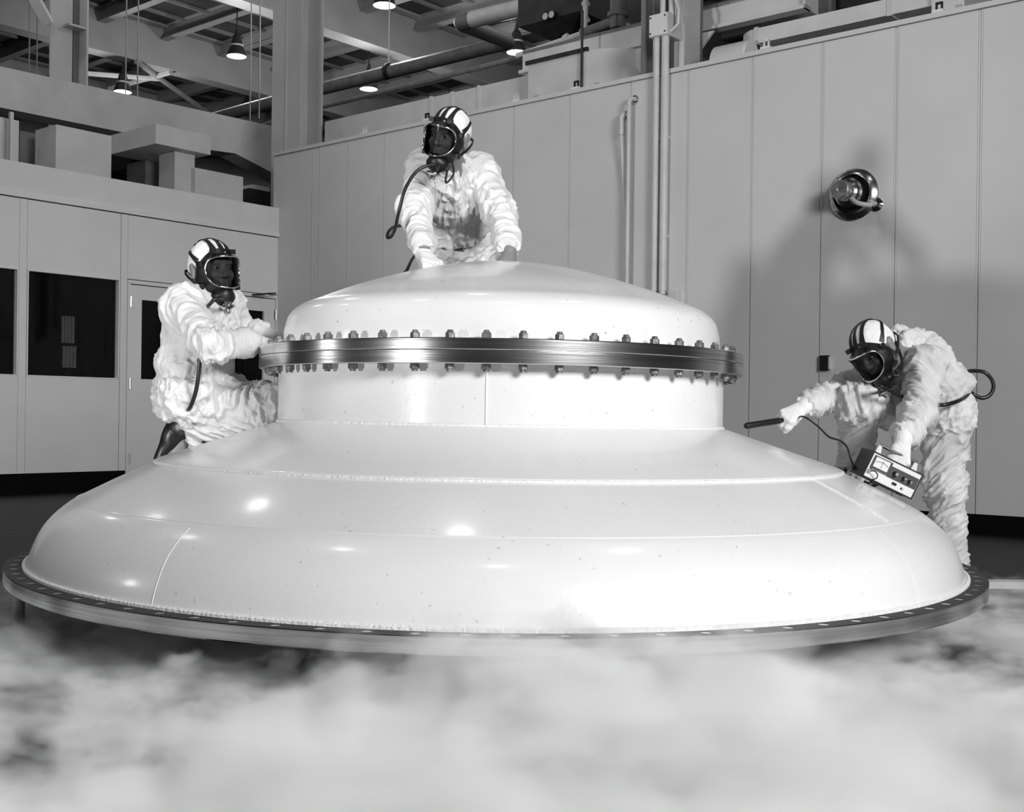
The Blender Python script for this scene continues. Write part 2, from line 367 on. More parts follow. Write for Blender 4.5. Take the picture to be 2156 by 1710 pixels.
# ------------------------------------------------------------------ roof of the partition room: bulkhead, ducts, boxes
def poly_on(fr, t, pts): return [fr(wall_sz(x, y, fr, t)[0], t, wall_sz(x, y, fr, t)[1]) for x, y in pts]
m = MB().prism(poly_on(FL, -2.3, [(-420, 47), (300, 205.5), (585, 268), (640, 280), (640, 400), (585, 372), (568, 361), (495, 323), (443, 316), (-420, 141)]), -N_L * .35)
single('bulkhead_duct', m, M['duct'], 'long pale bulkhead duct running above the partition wall ledge', 'duct', FL(2.5, -2.3, 3.6))
struct('wall_loft_shade', MB().box(FL, -.9, 6.2, -3.3, -3.2, 3.1, 4.15), M['interior'], FL(2.5, -3.2, 3.1))  # near-black sheet added so the recess behind the ledge reads as shade
def loft_box(name, px0, px1, pytop, t, dep, label, m_, z0=3.20, cat='box', z1=None):
    a = wall_sz(px0, pytop, FL, t); b = wall_sz(px1, pytop, FL, t)
    zz = z1 or (a[1])
    return single(name, MB().box(FL, b[0], a[0], t - dep, t, z0, zz), m_, label, cat, FL((a[0] + b[0]) / 2, t, z0))
loft_box('wrapped_duct', 118, 235, 262, -.75, .45, 'sheet-wrapped pale duct standing on the ledge left of the hooded box', M['duct'], cat='duct')
loft_box('duct_riser', 368, 410, 312, -.5, .32, 'upright pale duct under the overhanging hooded box', M['duct'], cat='duct', z1=wall_sz(328, 302, FL, -.35)[1] - .004)
loft_box('ledge_box', 411, 512, 353, -.42, .07, 'low wide pale box at the right end of the ledge', M['duct'])
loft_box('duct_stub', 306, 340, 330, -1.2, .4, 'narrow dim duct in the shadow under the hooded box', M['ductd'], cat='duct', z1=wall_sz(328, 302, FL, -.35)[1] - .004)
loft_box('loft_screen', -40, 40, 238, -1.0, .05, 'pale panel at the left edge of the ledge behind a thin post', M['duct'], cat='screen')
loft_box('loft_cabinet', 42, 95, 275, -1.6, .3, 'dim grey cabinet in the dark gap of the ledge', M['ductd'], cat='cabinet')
a = wall_sz(22, 235, FL, -.7); b = wall_sz(29, 235, FL, -.7)
single('thin_post', MB().box(FL, b[0], a[0], -.74, -.70, 3.2, a[1]), M['duct'], 'thin pale post on the ledge at the far left', 'post', FL(a[0], -.7, 3.2))
a = wall_sz(531, 388, FL, -1.3); b = wall_sz(567, 388, FL, -1.3); zb = wall_sz(548, 404, FL, -1.3)[1]
single('small_carton', MB().box(FL, b[0], a[0], -1.6, -1.3, zb, a[1]), M['duct'], 'small pale carton on a dark stand beside the corner column', 'box', FL(a[0], -1.3, zb))
single('dark_stand', MB().box(FL, b[0] - .35, a[0] + .12, -1.75, -1.2, 3.2, zb), M['dark'], 'low dark stand under the small pale carton', 'stand', FL(a[0], -1.3, 3.2))
a = wall_sz(328, 260, FL, -.35); b = wall_sz(444, 260, FL, -.35); z1 = a[1]; z0 = wall_sz(328, 302, FL, -.35)[1]
hb = thing('hooded_box', 'overhanging pale hood box projecting over the ledge', 'duct', FL(a[0], -.35, z0))
obj('hood', MB().box(FL, b[0], a[0], -1.3, -.35, z0, z1), M['duct'], hb)
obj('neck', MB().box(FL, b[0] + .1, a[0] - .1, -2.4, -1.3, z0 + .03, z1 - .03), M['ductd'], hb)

# ------------------------------------------------------------------ roof of the panelled room: ducts, beam, machinery
def rbox(name, label, cat, px0, px1, t, dep, ytop, xt, ybot, xb, m_, parent=None):
    s0, s1 = wall_sz(px0, 150, FR, t)[0], wall_sz(px1, 150, FR, t)[0]
    z1 = wall_sz(xt, ytop, FR, t)[1]; z0 = wall_sz(xb, ybot, FR, t)[1]
    mb = MB().box(FR, s0, s1, t - dep, t, z0, z1)
    if parent is not None: return obj(name, mb, m_, parent), s0, s1, z0, z1
    return single(name, mb, m_, label, cat, FR((s0 + s1) / 2, t, z0)), s0, s1, z0, z1
d = thing('roof_duct', 'long pale sectioned duct above the wall behind the standing figure', 'duct', FR(3, -.8, 4.02))
xs = [683, 908, 952, 1008, 1112]
for i in range(4):
    s0, s1 = wall_sz(xs[i], 200, FR, -.8)[0], wall_sz(xs[i + 1], 200, FR, -.8)[0]
    z1 = wall_sz(900, 207, FR, -.8)[1]; z0 = wall_sz(774, 280, FR, -.8)[1]
    obj('duct_section', MB().box(FR, s0 + .012, s1 - .012, -1.7, -.8, z0, z1), M['duct'], d)
    obj('duct_flange', MB().box(FR, s1 - .02, s1 + .02, -1.72, -.785, z0 - .01, z1 + .01), M['duct'], d)
    if i in (0, 3): obj('support_leg', MB().box(FR, s0 + .2, s0 + .26, -1.4, -1.3, 0, z0), M['dark'], d)
s0 = wall_sz(1112, 160, FR, -.55)[0]; s1 = wall_sz(1236, 140, FR, -.55)[0]
z1 = wall_sz(1112, 132, FR, -.55)[1]
d = thing('rounded_duct', 'pale duct box with a rounded end above the wall left of the conduits', 'duct', FR(s1, -.6, 3.9))
obj('duct_body', MB().box(FR, s0, s1, -1.5, -.55, 3.9, z1), M['duct'], d)
m = MB(); pr = []
for k in range(13):
    q = math.pi / 2 * k / 12; pr.append((s1 + .62 * math.sin(q), -.55 - .95 * (1 - math.cos(q))))
m.prism([FR(s, t, 3.9) for s, t in [(s1, -1.5)] + pr], Z3 * (z1 - 3.9 - .02)); obj('rounded_end', m, M['duct'], d, smooth=True)
obj('edge_rail', MB().box(FR, s0 - .02, s1 + .02, -.55, -.52, z1 - .03, z1 + .01), M['dark'], d)
obj('duct_flange', MB().box(FR, s1 - .04, s1, -.56, -.535, 3.9, z1), M['duct'], d)
# long white beam
a = wall_sz(1440, 76, FR, -1.0); b = wall_sz(1698, 16, FR, -1.0); zt = wall_sz(1440, 28, FR, -1.0)[1]
s_l = wall_sz(1100, 130, FR, -1.0)[0]
bm_ = thing('white_beam', 'long pale steel channel beam above the wall passing behind the conduits', 'beam', FR(5.5, -1.0, a[1]))
obj('web', MB().box(FR, s_l, b[0], -1.06, -1.0, a[1], zt), M['duct'], bm_)
obj('lower_flange', MB().box(FR, s_l, b[0] + .02, -1.06, -.93, a[1] - .02, a[1] + .015), M['duct'], bm_)
obj('upper_flange', MB().box(FR, s_l, b[0], -1.25, -1.0, zt - .02, zt + .02), M['girderd'], bm_)
obj('end_plate', MB().box(FR, b[0], b[0] + .02, -1.2, -.93, a[1] - .02, zt + .02), M['duct'], bm_)
# column behind the conduits with gussets
s0 = wall_sz(1352, 100, FR, -.45)[0]; s1 = wall_sz(1442, 100, FR, -.45)[0]
c = thing('steel_column', 'grey steel column directly behind the two conduits and junction box', 'column', FR((s0 + s1) / 2, -.6, 0))
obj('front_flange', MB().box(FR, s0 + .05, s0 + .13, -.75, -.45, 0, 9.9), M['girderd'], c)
obj('side_flange', MB().box(FR, s1 - .12, s1 - .02, -.75, -.45, 0, 9.9), M['column'], c)
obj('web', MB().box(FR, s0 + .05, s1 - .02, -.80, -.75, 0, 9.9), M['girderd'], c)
obj('gusset_plate', MB().prism(poly_on(FR, -.8, [(1440, 78), (1502, 64), (1452, 136), (1440, 142)]), -N_R * .03), M['column'], c)
obj('gusset_plate', MB().prism(poly_on(FR, -.8, [(1314, 108), (1352, 100), (1352, 160), (1345, 150)]), -N_R * .03), M['column'], c)
# right hand duct
s0 = wall_sz(1592, 75, FR, -.55)[0]; s1 = wall_sz(1966, 10, FR, -.55)[0]
z1 = wall_sz(1592, 60, FR, -.55)[1]; z0 = wall_sz(1592, 92, FR, -.55)[1]
d = thing('roof_duct', 'long pale duct lying along the top of the wall at the upper right', 'duct', FR(s0, -.6, z0))
obj('duct_section', MB().box(FR, s0, s1, -1.2, -.55, z0, z1), M['duct'], d)
m = MB(); pr = []
for k in range(9):
    q = math.pi / 2 * k / 8; pr.append((s0 - .28 * math.sin(q), -.55 - .4 * (1 - math.cos(q))))
m.prism([FR(s, t, z0) for s, t in [(s0, -1.2)] + pr + [(s0 - .28, -1.2)]], Z3 * (z1 - z0)); obj('duct_bend', m, M['duct'], d, smooth=True)
obj('duct_flange', MB().box(FR, s0 - .02, s0 + .02, -1.2, -.54, z0 - .01, z1 + .01), M['lpipe'], d)
sj = wall_sz(1872, 30, FR, -.55)[0]; obj('duct_flange', MB().box(FR, sj - .02, sj + .02, -1.2, -.54, z0 - .01, z1 + .01), M['lpipe'], d)
obj('support_leg', MB().box(FR, s0 + .3, s0 + .36, -1.1, -1.0, 0, z0), M['dark'], d)
s2 = wall_sz(2030, 10, FR, -.5)[0]
single('duct_drop', MB().box(FR, s1, s2, -1.1, -.5, 3.0, 5.2), M['duct'], 'upright pale duct block crossing the wall top near the upper right corner', 'duct', FR(s1, -.6, 3.0))
# black box added as backdrop for the dark opening, and a grey panel
single('dark_backdrop', MB().box(FR, 5.9, 9.5, -3.2, -1.7, 3.0, 6.6), M['dark'], 'black backdrop box filling the dark opening above the wall right of the conduits', 'backdrop', FR(7, -2, 3.0))
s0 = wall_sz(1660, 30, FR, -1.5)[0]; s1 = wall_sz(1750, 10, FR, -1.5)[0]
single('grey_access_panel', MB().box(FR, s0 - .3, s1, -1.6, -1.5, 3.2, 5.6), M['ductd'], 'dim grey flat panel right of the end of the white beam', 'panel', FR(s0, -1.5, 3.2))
# motor cover
a = wall_sz(1492, 122, FR, -.25); b = wall_sz(1560, 112, FR, -.25)
mc = thing('motor_cover', 'small pale hooded cover sitting on the wall top right of the conduits', 'cover', FR(a[0], -.3, WH))
pr = [FR(a[0], -.25 - .15 + .15 * math.cos(q), WH + .03 + .22 * math.sin(q)) for q in np.linspace(0, math.pi, 13)]
obj('hood', MB().prism(pr, S_R * (b[0] - a[0])), M['duct'], mc, smooth=True)
obj('end_rim', MB().prism([p + S_R * (b[0] - a[0]) + Z3 * .0 for p in pr], S_R * .03), M['fascia'], mc)
# wall-top lugs
for i, (px, py) in enumerate(((767, 291), (898, 265), (1086, 221), (1212, 192), (1612, 103), (1975, 40))):
    s, _ = wall_sz(px, py, FR, -.03)
    lg = thing('lifting_lug', 'small steel lug on the wall top, %s from the left' % ('first', 'second', 'third', 'fourth', 'fifth', 'sixth')[i], 'lug', FR(s, -.03, WH), 'lugs along the wall top')
    obj('lug_plate', MB().box(FR, s - .045, s + .045, -.05, -.01, WH, WH + .03), M['fascia'], lg)
    m = MB(); m.box(FR, s - .02, s - .008, -.04, -.02, WH + .03, WH + .085); m.box(FR, s + .022, s + .034, -.04, -.02, WH + .03, WH + .085); m.box(FR, s - .02, s + .034, -.04, -.02, WH + .075, WH + .09)
    obj('lug_eye', m, M['dark'] if i % 2 else M['fascia'], lg)
# dark tank with gauges
a = wall_sz(1090, 60, FR, -2.2); b = wall_sz(1222, 30, FR, -2.2); zb = wall_sz(1150, 62, FR, -2.2)[1]
tk = thing('dark_tank', 'dark tank with round gauges hanging above the rounded duct', 'tank', FR(a[0], -2.2, zb))
obj('shell', MB().box(FR, a[0], b[0], -3.0, -2.2, zb + .12, zb + 2.4), M['dark'], tk)
obj('hopper_bottom', MB().add([FR(a[0], -3.0, zb + .12), FR(b[0], -3.0, zb + .12), FR(b[0], -2.2, zb + .12), FR(a[0], -2.2, zb + .12), FR(a[0] + .35, -2.7, zb - .06), FR(b[0] - .35, -2.7, zb - .06), FR(b[0] - .35, -2.45, zb - .06), FR(a[0] + .35, -2.45, zb - .06)],
    [(0, 1, 5, 4), (1, 2, 6, 5), (2, 3, 7, 6), (3, 0, 4, 7), (4, 5, 6, 7), (3, 2, 1, 0)]), M['dark'], tk)
for (px, py) in ((1149, 35), (1162, 31)):
    s, z = wall_sz(px, py, FR, -2.15); g = obj('gauge', MB().lathe([(.001, 0), (.05, 0), (.05, .06), (.045, .065)], FR(s, -2.2, z), N_R, 16), M['dark'], tk, smooth=True)
    obj('gauge_dial', MB().lathe([(.0005, .0661), (.042, .066)], FR(s, -2.2, z), N_R, 16), M['lpipe'], g)
obj('bracket_strut', MB().tube([FR(b[0] - .5, -2.1, zb + 1.3), FR(b[0] - .5, -2.1, zb + .6), FR(b[0] + .15, -2.1, zb + .25)], .03, 6), M['dark'], tk)
obj('hanger_rod', MB().tube([FR(a[0] + .4, -2.6, zb + 2.4), FR(a[0] + .4, -2.6, 9.7)], .02, 6), M['dark'], tk)

# ------------------------------------------------------------------ overhead pipes and conduits
def pipe_t(px_list, t, r, name, label, m_, n=12, cat='pipe'):
    pts = [FR(wall_sz(x, y, FR, t)[0], t, wall_sz(x, y, FR, t)[1]) for x, y in px_list]
    return single(name, MB().tube(pts, r, n), m_, label, cat, pts[0], smooth=True, angle=60)
P1 = [on_z(440, 252, 6.8), on_z(657, 192, 6.8), on_z(1072, 88, 6.8)]
P2 = [on_z(966, 48, 6.8), on_z(1200, -9, 6.8)]
lp = thing('lagged_pipe', 'thick grey lagged pipe with an offset crossing below the roof', 'pipe', P1[0])
e1, e2 = P1[-1], P2[0]; u = nrm(e1 - P1[0]); u2 = nrm(P2[1] - e2); jn = nrm(e2 - e1)
obj('pipe_run', MB().tube([P1[0], P1[1], e1 - u * .25], .115, 16), M['pipe'], lp, smooth=True, angle=60)
obj('offset_elbows', MB().tube(spl([e1 - u * .25, e1 - u * .02 + jn * .03, e1 + jn * .3, e2 - jn * .3, e2 - jn * .03 + u2 * .02, e2 + u2 * .25], 6), .118, 16), M['girderd'], lp, smooth=True, angle=60)
obj('pipe_run', MB().tube([e2 + u2 * .25, P2[1]], .125, 16), M['lpipe'], lp, smooth=True, angle=60)
for (px, py) in ((818, 150), (1130, 10)):
    p = on_z(px, py, 6.8); obj('pipe_clamp', MB().tube([p - u * .03, p + u * .03], .135, 16), M['dark'], lp); obj('hanger_rod', MB().tube([p, p + Z3 * 2.9], .012, 6), M['lpipe'], lp)
pipe_t([(470, 291), (655, 231), (1015, 141), (1100, 119), (1225, 82), (1368, 53)], -1.9, .032, 'thin_pipe', 'thin grey pipe sloping below the lagged pipe to the junction box', M['pipe'])
pipe_t([(1088, 117), (1140, 100), (1222, 72), (1231, 62), (1233, 4), (1233, -12)], -1.75, .032, 'elbow_pipe', 'light pipe with an elbow rising in front of the dark tank', M['lpipe'])
for (px, py) in ((1192, 81), (1228, 68), (1233, 44), (1233, 10)):
    s, z = wall_sz(px, py, FR, -1.75)
    (obj('pipe_coupling', MB().tube([FR(s - .03, -1.75, z - .0), FR(s + .03, -1.75, z + .02)], .042, 10), M['lpipe'], bpy.data.objects['elbow_pipe']))
pipe_t([(1226, 22), (1224, 190)], -.5, .014, 'thin_black_rod', 'thin black vertical rod in front of the rounded duct', M['dark'], 6, 'rod')
vp = thing('valve_stack', 'grey valve and fittings between the dark tank and the junction box', 'valve', FR(4.9, -1.6, 4.9))
a = wall_sz(1301, 60, FR, -1.6); b = wall_sz(1301, 12, FR, -1.6)
obj('valve_body', MB().lathe([(.001, 0), (.09, .0), (.09, .12), (.12, .13), (.12, .17), (.09, .18), (.09, .34), (.13, .36), (.13, .42), (.06, .46), (.001, .46)], FR(a[0], -1.6, a[1]), n=16), M['pipe'], vp, smooth=True)
obj('side_branch', MB().tube([FR(a[0] - .5, -1.6, a[1] + .05), FR(a[0], -1.6, a[1] + .1)], .05, 10), M['pipe'], vp, smooth=True)
obj('stem', MB().tube([FR(a[0], -1.6, a[1] + .4), FR(a[0], -1.6, a[1] + .9)], .04, 8), M['dark'], vp)
obj('support_post', MB().tube([FR(a[0], -1.6, 0), FR(a[0], -1.6, a[1])], .05, 8), M['dark'], vp)
# junction box and conduits in front of the wall
s0, s1 = wall_sz(1366, 50, FR, .12)[0], wall_sz(1404, 50, FR, .12)[0]
zb = wall_sz(1366, 80, FR, .12)[1]; zt = wall_sz(1366, 33, FR, .12)[1]
jb = thing('junction_box', 'pale square junction box at the top of the two vertical conduits', 'box', FR((s0 + s1) / 2, .05, zb))
obj('box_body', MB().box(FR, s0, s1 + .0, -.12, .11, zb, zt), M['lpipe'], jb)
obj('cover_plate', MB().box(FR, s0 + .006, s1 - .006, .11, .122, zb + .006, zt - .006), M['fascia'], jb)
for (q, w) in ((s0 + .02, zb + .03), (s0 + .02, zt - .03), (s1 - .02, zb + .03), (s1 - .02, zt - .03)): obj('cover_screw', MB().lathe([(.008, 0), (.008, .006)], FR(q, .122, w), N_R, 8), M['dark'], jb)
for i, (pxa, pxb, lab) in enumerate(((1374, 1386, 'left'), (1391, 1406, 'right'))):
    a = wall_sz(pxa, 250, FR, .07)[0]; b = wall_sz(pxb, 250, FR, .07)[0]; zl = wall_sz((pxa + pxb) / 2, 612, FR, .07)[1]
    c = thing('conduit', 'vertical pale conduit on the panelled wall, %s one of the pair below the junction box' % lab, 'conduit', FR((a + b) / 2, .06, zl), 'conduits below the junction box')
    r = (b - a) / 2 * .80 + .006
    obj('tube', MB().tube([FR((a + b) / 2, .065, zl), FR((a + b) / 2, .065, zb + .0)], r, 16), M['lpipe'], c, smooth=True, angle=60)
    obj('end_fitting', MB().tube([FR((a + b) / 2, .065, zl), FR((a + b) / 2, .065, zl - .03)], r * .8, 12), M['lpipe'], c, smooth=True)
    for z in (zl + .5, zl + 1.4): obj('wall_clip', MB().box(FR, (a + b) / 2 - r * .5, (a + b) / 2 + r * .5, .0, .05, z - .015, z + .015), M['lpipe'], c)
    up = thing('conduit', 'pale conduit running up out of the junction box, %s one' % lab, 'conduit', FR(a, 0, zt), 'conduits above the junction box')
    obj('tube', MB().tube([FR((a + b) / 2 + .02, .0, zt - .02), FR((a + b) / 2 + .02, .0, 9.5)], r * .8, 12), M['lpipe' if i else 'column'], up, smooth=True, angle=60)
s, z = wall_sz(1434, 145, FR, -.2)
pipe_t([(1434, 150), (1436, 60), (1425, 0), (1424, -20)], -.2, .035, 'conduit', 'pale conduit rising from the wall top just right of the junction box', M['lpipe'], cat='conduit')
a = wall_sz(1355, 60, FR, -.3)[0]
pipe_t([(1355, 160), (1357, -12)], -.3, .03, 'conduit', 'slim grey conduit left of the junction box', M['girder'], cat='conduit')
pipe_t([(1403, 66), (1415, 64), (1428, 50), (1429, 20), (1420, -8)], .05, .016, 'flexible_conduit', 'curved flexible cable leaving the side of the junction box', M['lpipe'], 8, 'cable')
# small boxes below conduits
a = wall_sz(1406, 613, FR, .05); b = wall_sz(1428, 634, FR, .05)
single('outlet_box', MB().box(FR, a[0], b[0], 0, .05, b[1] - .02, a[1]).box(FR, a[0] + .01, b[0] - .01, .05, .056, b[1] - .01, a[1] - .01), M['lpipe'], 'small square outlet box at the foot of the conduits', 'box', FR(a[0], 0, b[1]))
# chrome handrail pipes
for i, (ch, pts, lab) in enumerate((((1338, 210), [(1338, 210), (1332, 214), (1330, 226), (1328, 250)], 'tall chrome-flanged pipe running down the panelled wall'), ((1321, 243), [(1321, 243), (1319, 250), (1320, 262), (1322, 287)], 'short chrome-flanged pipe stub beside the tall wall pipe'))):
    s, z = wall_sz(ch[0], ch[1], FR, 0.0)
    hp = thing('wall_pipe', lab, 'pipe', FR(s, 0, z))
    obj('wall_flange', MB().lathe([(.001, .034), (.028, .034), (.04, .02), (.045, .006), (.045, 0)], FR(s, 0, z), N_R, 20), M['chrome'], hp, smooth=True, angle=60)
    dz = 1.75 if i == 0 else .20
    path = [FR(s, 0, z), FR(s, .06, z), FR(s, .085, z - .012), FR(s, .1, z - .04), FR(s, .1, z - dz)]
    if i == 0: path = [FR(s, 0, z), FR(s - .0, .06, z), FR(s - .0, .09, z - .012), FR(s - .0, .105, z - .04), FR(s, .105, z - .3), FR(s, .105, z - 1.75)]
    obj('bent_pipe', MB().tube(path, .021 if i == 0 else .022, 12), M['lpipe'], hp, smooth=True, angle=60)
    if i: obj('pipe_lower', MB().tube([FR(s, .1, z - .2), FR(s, .03, z - .9), FR(s, .03, z - 1.6)], .012, 8), M['wallr'], hp, smooth=True)
# wall device
s, z = wall_sz(1798, 410, FR, 0)
wd = thing('wall_manipulator_port', 'round polished steel port with stepped knob mounted on the panelled wall', 'port', FR(s, 0, z))
ax = nrm(N_R)
obj('mounting_ring', MB().lathe([(.155, 0), (.21, 0), (.21, .02), (.175, .055), (.155, .06)], FR(s, 0, z), ax, 48, close=True), M['brushed'], wd, smooth=True)
obj('inner_cup', MB().lathe([(.001, .002), (.155, .002), (.15, .01), (.001, .01)], FR(s, 0, z), ax, 32), M['dark'], wd, smooth=True)
kb = obj('stepped_barrel', MB().lathe([(.125, .01), (.125, .05), (.118, .06), (.118, .11), (.10, .12), (.10, .165), (.082, .18), (.078, .20)], FR(s, 0, z), ax, 40), M['brushed'], wd, smooth=True)
k2 = obj('end_knob', MB().lathe([(.06, .20), (.06, .225), (.074, .23), (.077, .28), (.070, .288), (.02, .283), (.018, .27), (.001, .27)], FR(s, 0, z), ax, 36), M['knob'], wd, smooth=True, angle=40)
for k in range(18):
    q = 2 * math.pi * k / 18; obj('vent_hole', MB().lathe([(.0055, 0), (.0055, .003)], FR(s, 0, z) + ax * .193 + (S_R * math.cos(q) + Z3 * math.sin(q)) * .0785, S_R * math.cos(q) + Z3 * math.sin(q), 6), M['ink'], kb)
for k in range(12):
    q = 2 * math.pi * k / 12 + .2; obj('rim_screw', MB().lathe([(.007, 0), (.006, .005)], FR(s, 0, z) + ax * .033 + (S_R * math.cos(q) + Z3 * math.sin(q)) * .195, ax, 6), M['chrome'], wd)
sf, zf = wall_sz(1846, 431, FR, 0)
obj('hose_flange', MB().lathe([(.001, .04), (.022, .04), (.03, .03), (.055, .012), (.055, 0)], FR(sf, 0, zf), ax, 20), M['chrome'], wd, smooth=True)
obj('hose', MB().tube(spl([FR(s + .05, .17, z - .06), FR(s + .12, .20, z - .11), FR(s + .2, .14, z - .125), FR(sf - .02, .09, zf + .01), FR(sf, .03, zf)], 6), .019, 10), M['lpipe'], wd, smooth=True, angle=60)
# switch plate
a = wall_sz(1729, 749, FR, 0); b = wall_sz(1747, 780, FR, 0)
sw = thing('switch_plate', 'small black switch plate on the panelled wall left of the bending figure', 'switch', FR(a[0], 0, b[1]))
obj('plate', MB().box(FR, a[0], b[0], 0, .035, b[1], a[1]), M['plate'], sw)
obj('bright_edge', MB().box(FR, b[0] - .006, b[0] + .004, 0, .037, b[1] + .01, a[1] - .01), M['chrome'], sw)

# ------------------------------------------------------------------ pendant lamps
lampV = [(809, 12, 'nearest glowing pendant lamp at the top edge between the two roof girders'), (498, 119, 'glowing pendant lamp just left of the corner column'), (258, 194, 'glowing pendant lamp low behind the bulkhead duct at the left'),
         (776, 188, 'glowing pendant lamp hanging under the lagged pipe'), (1087, 111, 'glowing pendant lamp beside the pipe elbow near the dark tank')]
for px, py, lab in lampV:
    p = on_z(px, py, 8.2); R_ = .205
    l = thing('pendant_lamp', lab, 'lamp', p, 'pendant lamps under the roof')
    obj('shade', MB().lathe([(R_, .0), (R_ * .98, .03), (R_ * .85, .11), (R_ * .66, .20), (R_ * .62, .20), (R_ * .80, .11), (R_ * .93, .02), (R_ * .95, .0)], p, n=28, close=True), M['lampshade'], l, smooth=True)
    obj('collar', MB().lathe([(R_ * .68, .20), (R_ * .68, .235), (R_ * .3, .24)], p, n=24), M['lpipe'], l, smooth=True)
    obj('ballast_cap', MB().lathe([(R_ * .62, .235), (R_ * .40, .42), (R_ * .16, .46), (.02, .60), (.001, .60)], p, n=24), M['lampshade'], l, smooth=True)
    obj('bulb_lens', MB().lathe([(.001, -.022), (R_ * .5, -.014), (R_ * .94, .012), (R_ * .9, .03), (.001, .03)], p, n=28), M['lampwhite'], l, smooth=True)
    for sg in (-1, 1): obj('hanger_wire', MB().tube([p + npv(sg * R_ * .75, 0, .12), p + npv(0, 0, .62)], .006, 5), M['lampshade'], l)
    obj('stem', MB().tube([p + Z3 * .58, npv(p[0], p[1], 9.93)], .014, 6), M['lampshade'], l)
    lo = point_light('lamp_light', tuple(p + npv(0, 0, -.20)), .15, 190)
    lo.parent = l; lo.matrix_parent_inverse = Matrix.Translation(-Vector(p))
for (s, t) in ((.4, -5.7), (.4, -1.6), (.4, 3.9), (6.1, 3.9), (10.5, 3.9), (-4.0, 3.9), (-4, -1.6), (.4, 8), (6.1, 8), (10.5, 8), (6.1, -5.7), (-8.5, 3.9)):
    point_light('roof_lamp_light', tuple(FR(s, t, 8.2)), .22, 62)
# hanging rods
for i, (px, y0, y1) in enumerate(((61, -20, 150), (77, -20, 158), (264, -20, 202), (289, -20, 205), (526, -20, 258), (545, -20, 250))):
    d_ = 19.0 + i * .4; p0, p1 = at(px, y1, d_), at(px, y1 - 10, d_)
    rd = MB().tube([p0, npv(p0[0], p0[1], 9.6)], .012, 5)
    single('hanging_rod', rd, M['girder'], 'thin vertical hanging rod under the roof, %s from the left' % ('first', 'second', 'third', 'fourth', 'fifth', 'sixth')[i], 'rod', p0, 'hanging rods at the left')

# ------------------------------------------------------------------ the white vessel
VX, VY, VZ = -.052, 0.0, HC
def cone_z(r):      # height of the painted cone at radius r
    return HC + float(np.interp(r, [.925, 1.394, 1.395, 1.68, 1.79, 1.826, 1.8475], [-.036, -.190, -.198, -.34, -.437, -.512, -.577]))
ve = thing('pressure_vessel', 'large white flanged vessel with domed bolted lid in front of the workers', 'vessel', (VX, VY, 0))
TILT = .005
def vp_(r, q, z): return npv(VX + r * math.sin(q) , VY - r * math.cos(q), HC + z)
def vlathe(prof, n=192, close=False):
    m = MB(); m.lathe([(r, z) for r, z in prof], (VX, VY, HC), (0, 0, 1), n, close); return m
def smooth_prof(pts, n=6):
    return [(float(p[0]), float(p[1])) for p in spl([(r, z, 0) for r, z in pts], n)]
dome_pr = [(.909, .2635), (.908, .30)] + smooth_prof([(.906, .335), (.888, .393), (.847, .432), (.78, .461), (.63, .520), (.39, .592), (.2, .630), (.08, .643)], 6) + [(.0001, .646)]
obj('domed_lid', vlathe(dome_pr), M['dome'], ve, smooth=True, angle=60)
obj('lid_weld', MB().tube([vp_(.910, 2 * math.pi * k / 160, .267) for k in range(160)], .006, 6, True), M['weld'], ve, smooth=True)
obj('upper_flange_ring', vlathe([(.86, .2235), (1.002, .2235), (1.0035, .2255), (1.0035, .2605), (1.0, .2635), (.86, .2635)], close=True), M['steel'], ve, smooth=True, angle=20)
obj('lower_flange_ring', vlathe([(.86, .1755), (1.0, .1755), (1.003, .1785), (1.003, .2205), (1.001, .2225), (.86, .2225)], close=True), M['steel'], ve, smooth=True, angle=20)
obj('neck', vlathe([(.925, .19), (.925, -.045)]), M['paint'], ve, smooth=True)
obj('neck_weld', MB().tube([vp_(.926, 2 * math.pi * k / 160, -.036) for k in range(160)], .007, 6, True), M['weld'], ve, smooth=True)
obj('neck_seam', MB().tube([vp_(.9255, math.radians(-2.6), .17), vp_(.9255, math.radians(-2.6), -.03)], .0035, 6), M['weld'], ve, smooth=True)
obj('upper_cone', vlathe([(.90, -.0277), (.925, -.036), (1.388, -.1885), (1.394, -.192), (1.3945, -.200), (1.38, -.205), (.90, -.05)], close=True), M['paint'], ve, smooth=True, angle=25)
obj('cone_weld', MB().tube([vp_(1.398, 2 * math.pi * k / 200, -.200) for k in range(200)], .006, 6, True), M['weld'], ve, smooth=True)
low = [(1.36, -.186), (1.394, -.1995), (1.55, -.272)] + smooth_prof([(1.66, -.328), (1.705, -.354), (1.76, -.400), (1.80, -.450), (1.829, -.512), (1.8475, -.572)], 6) + [(1.8475, -.58)]
lo_ = obj('lower_shell', vlathe(low, 224), M['paint'], ve, smooth=True, angle=60)
obj('knuckle_seam', MB().tube([vp_(1.683, 2 * math.pi * k / 200, -.3405) for k in range(200)], .0022, 5, True), M['paint'], ve, smooth=True)
for q, i0 in ((-32.5, 9), (47, 9), (118, 9), (-110, 9)):
    obj('shell_seam', MB().tube([vp_(r + .0005, math.radians(q), z) for r, z in low[i0:]], .0013, 6), M['paint'], ve, smooth=True)
obj('cone_seam', MB().tube([vp_(r, math.radians(52), z) for r, z in ((1.40, -.2015), (1.55, -.271), (1.67, -.332))], .0035, 6), M['weld'], ve, smooth=True)
obj('base_weld', MB().tube([vp_(1.853, 2 * math.pi * k / 220, -.574) for k in range(220)], .010, 6, True), M['weld'], ve, smooth=True)
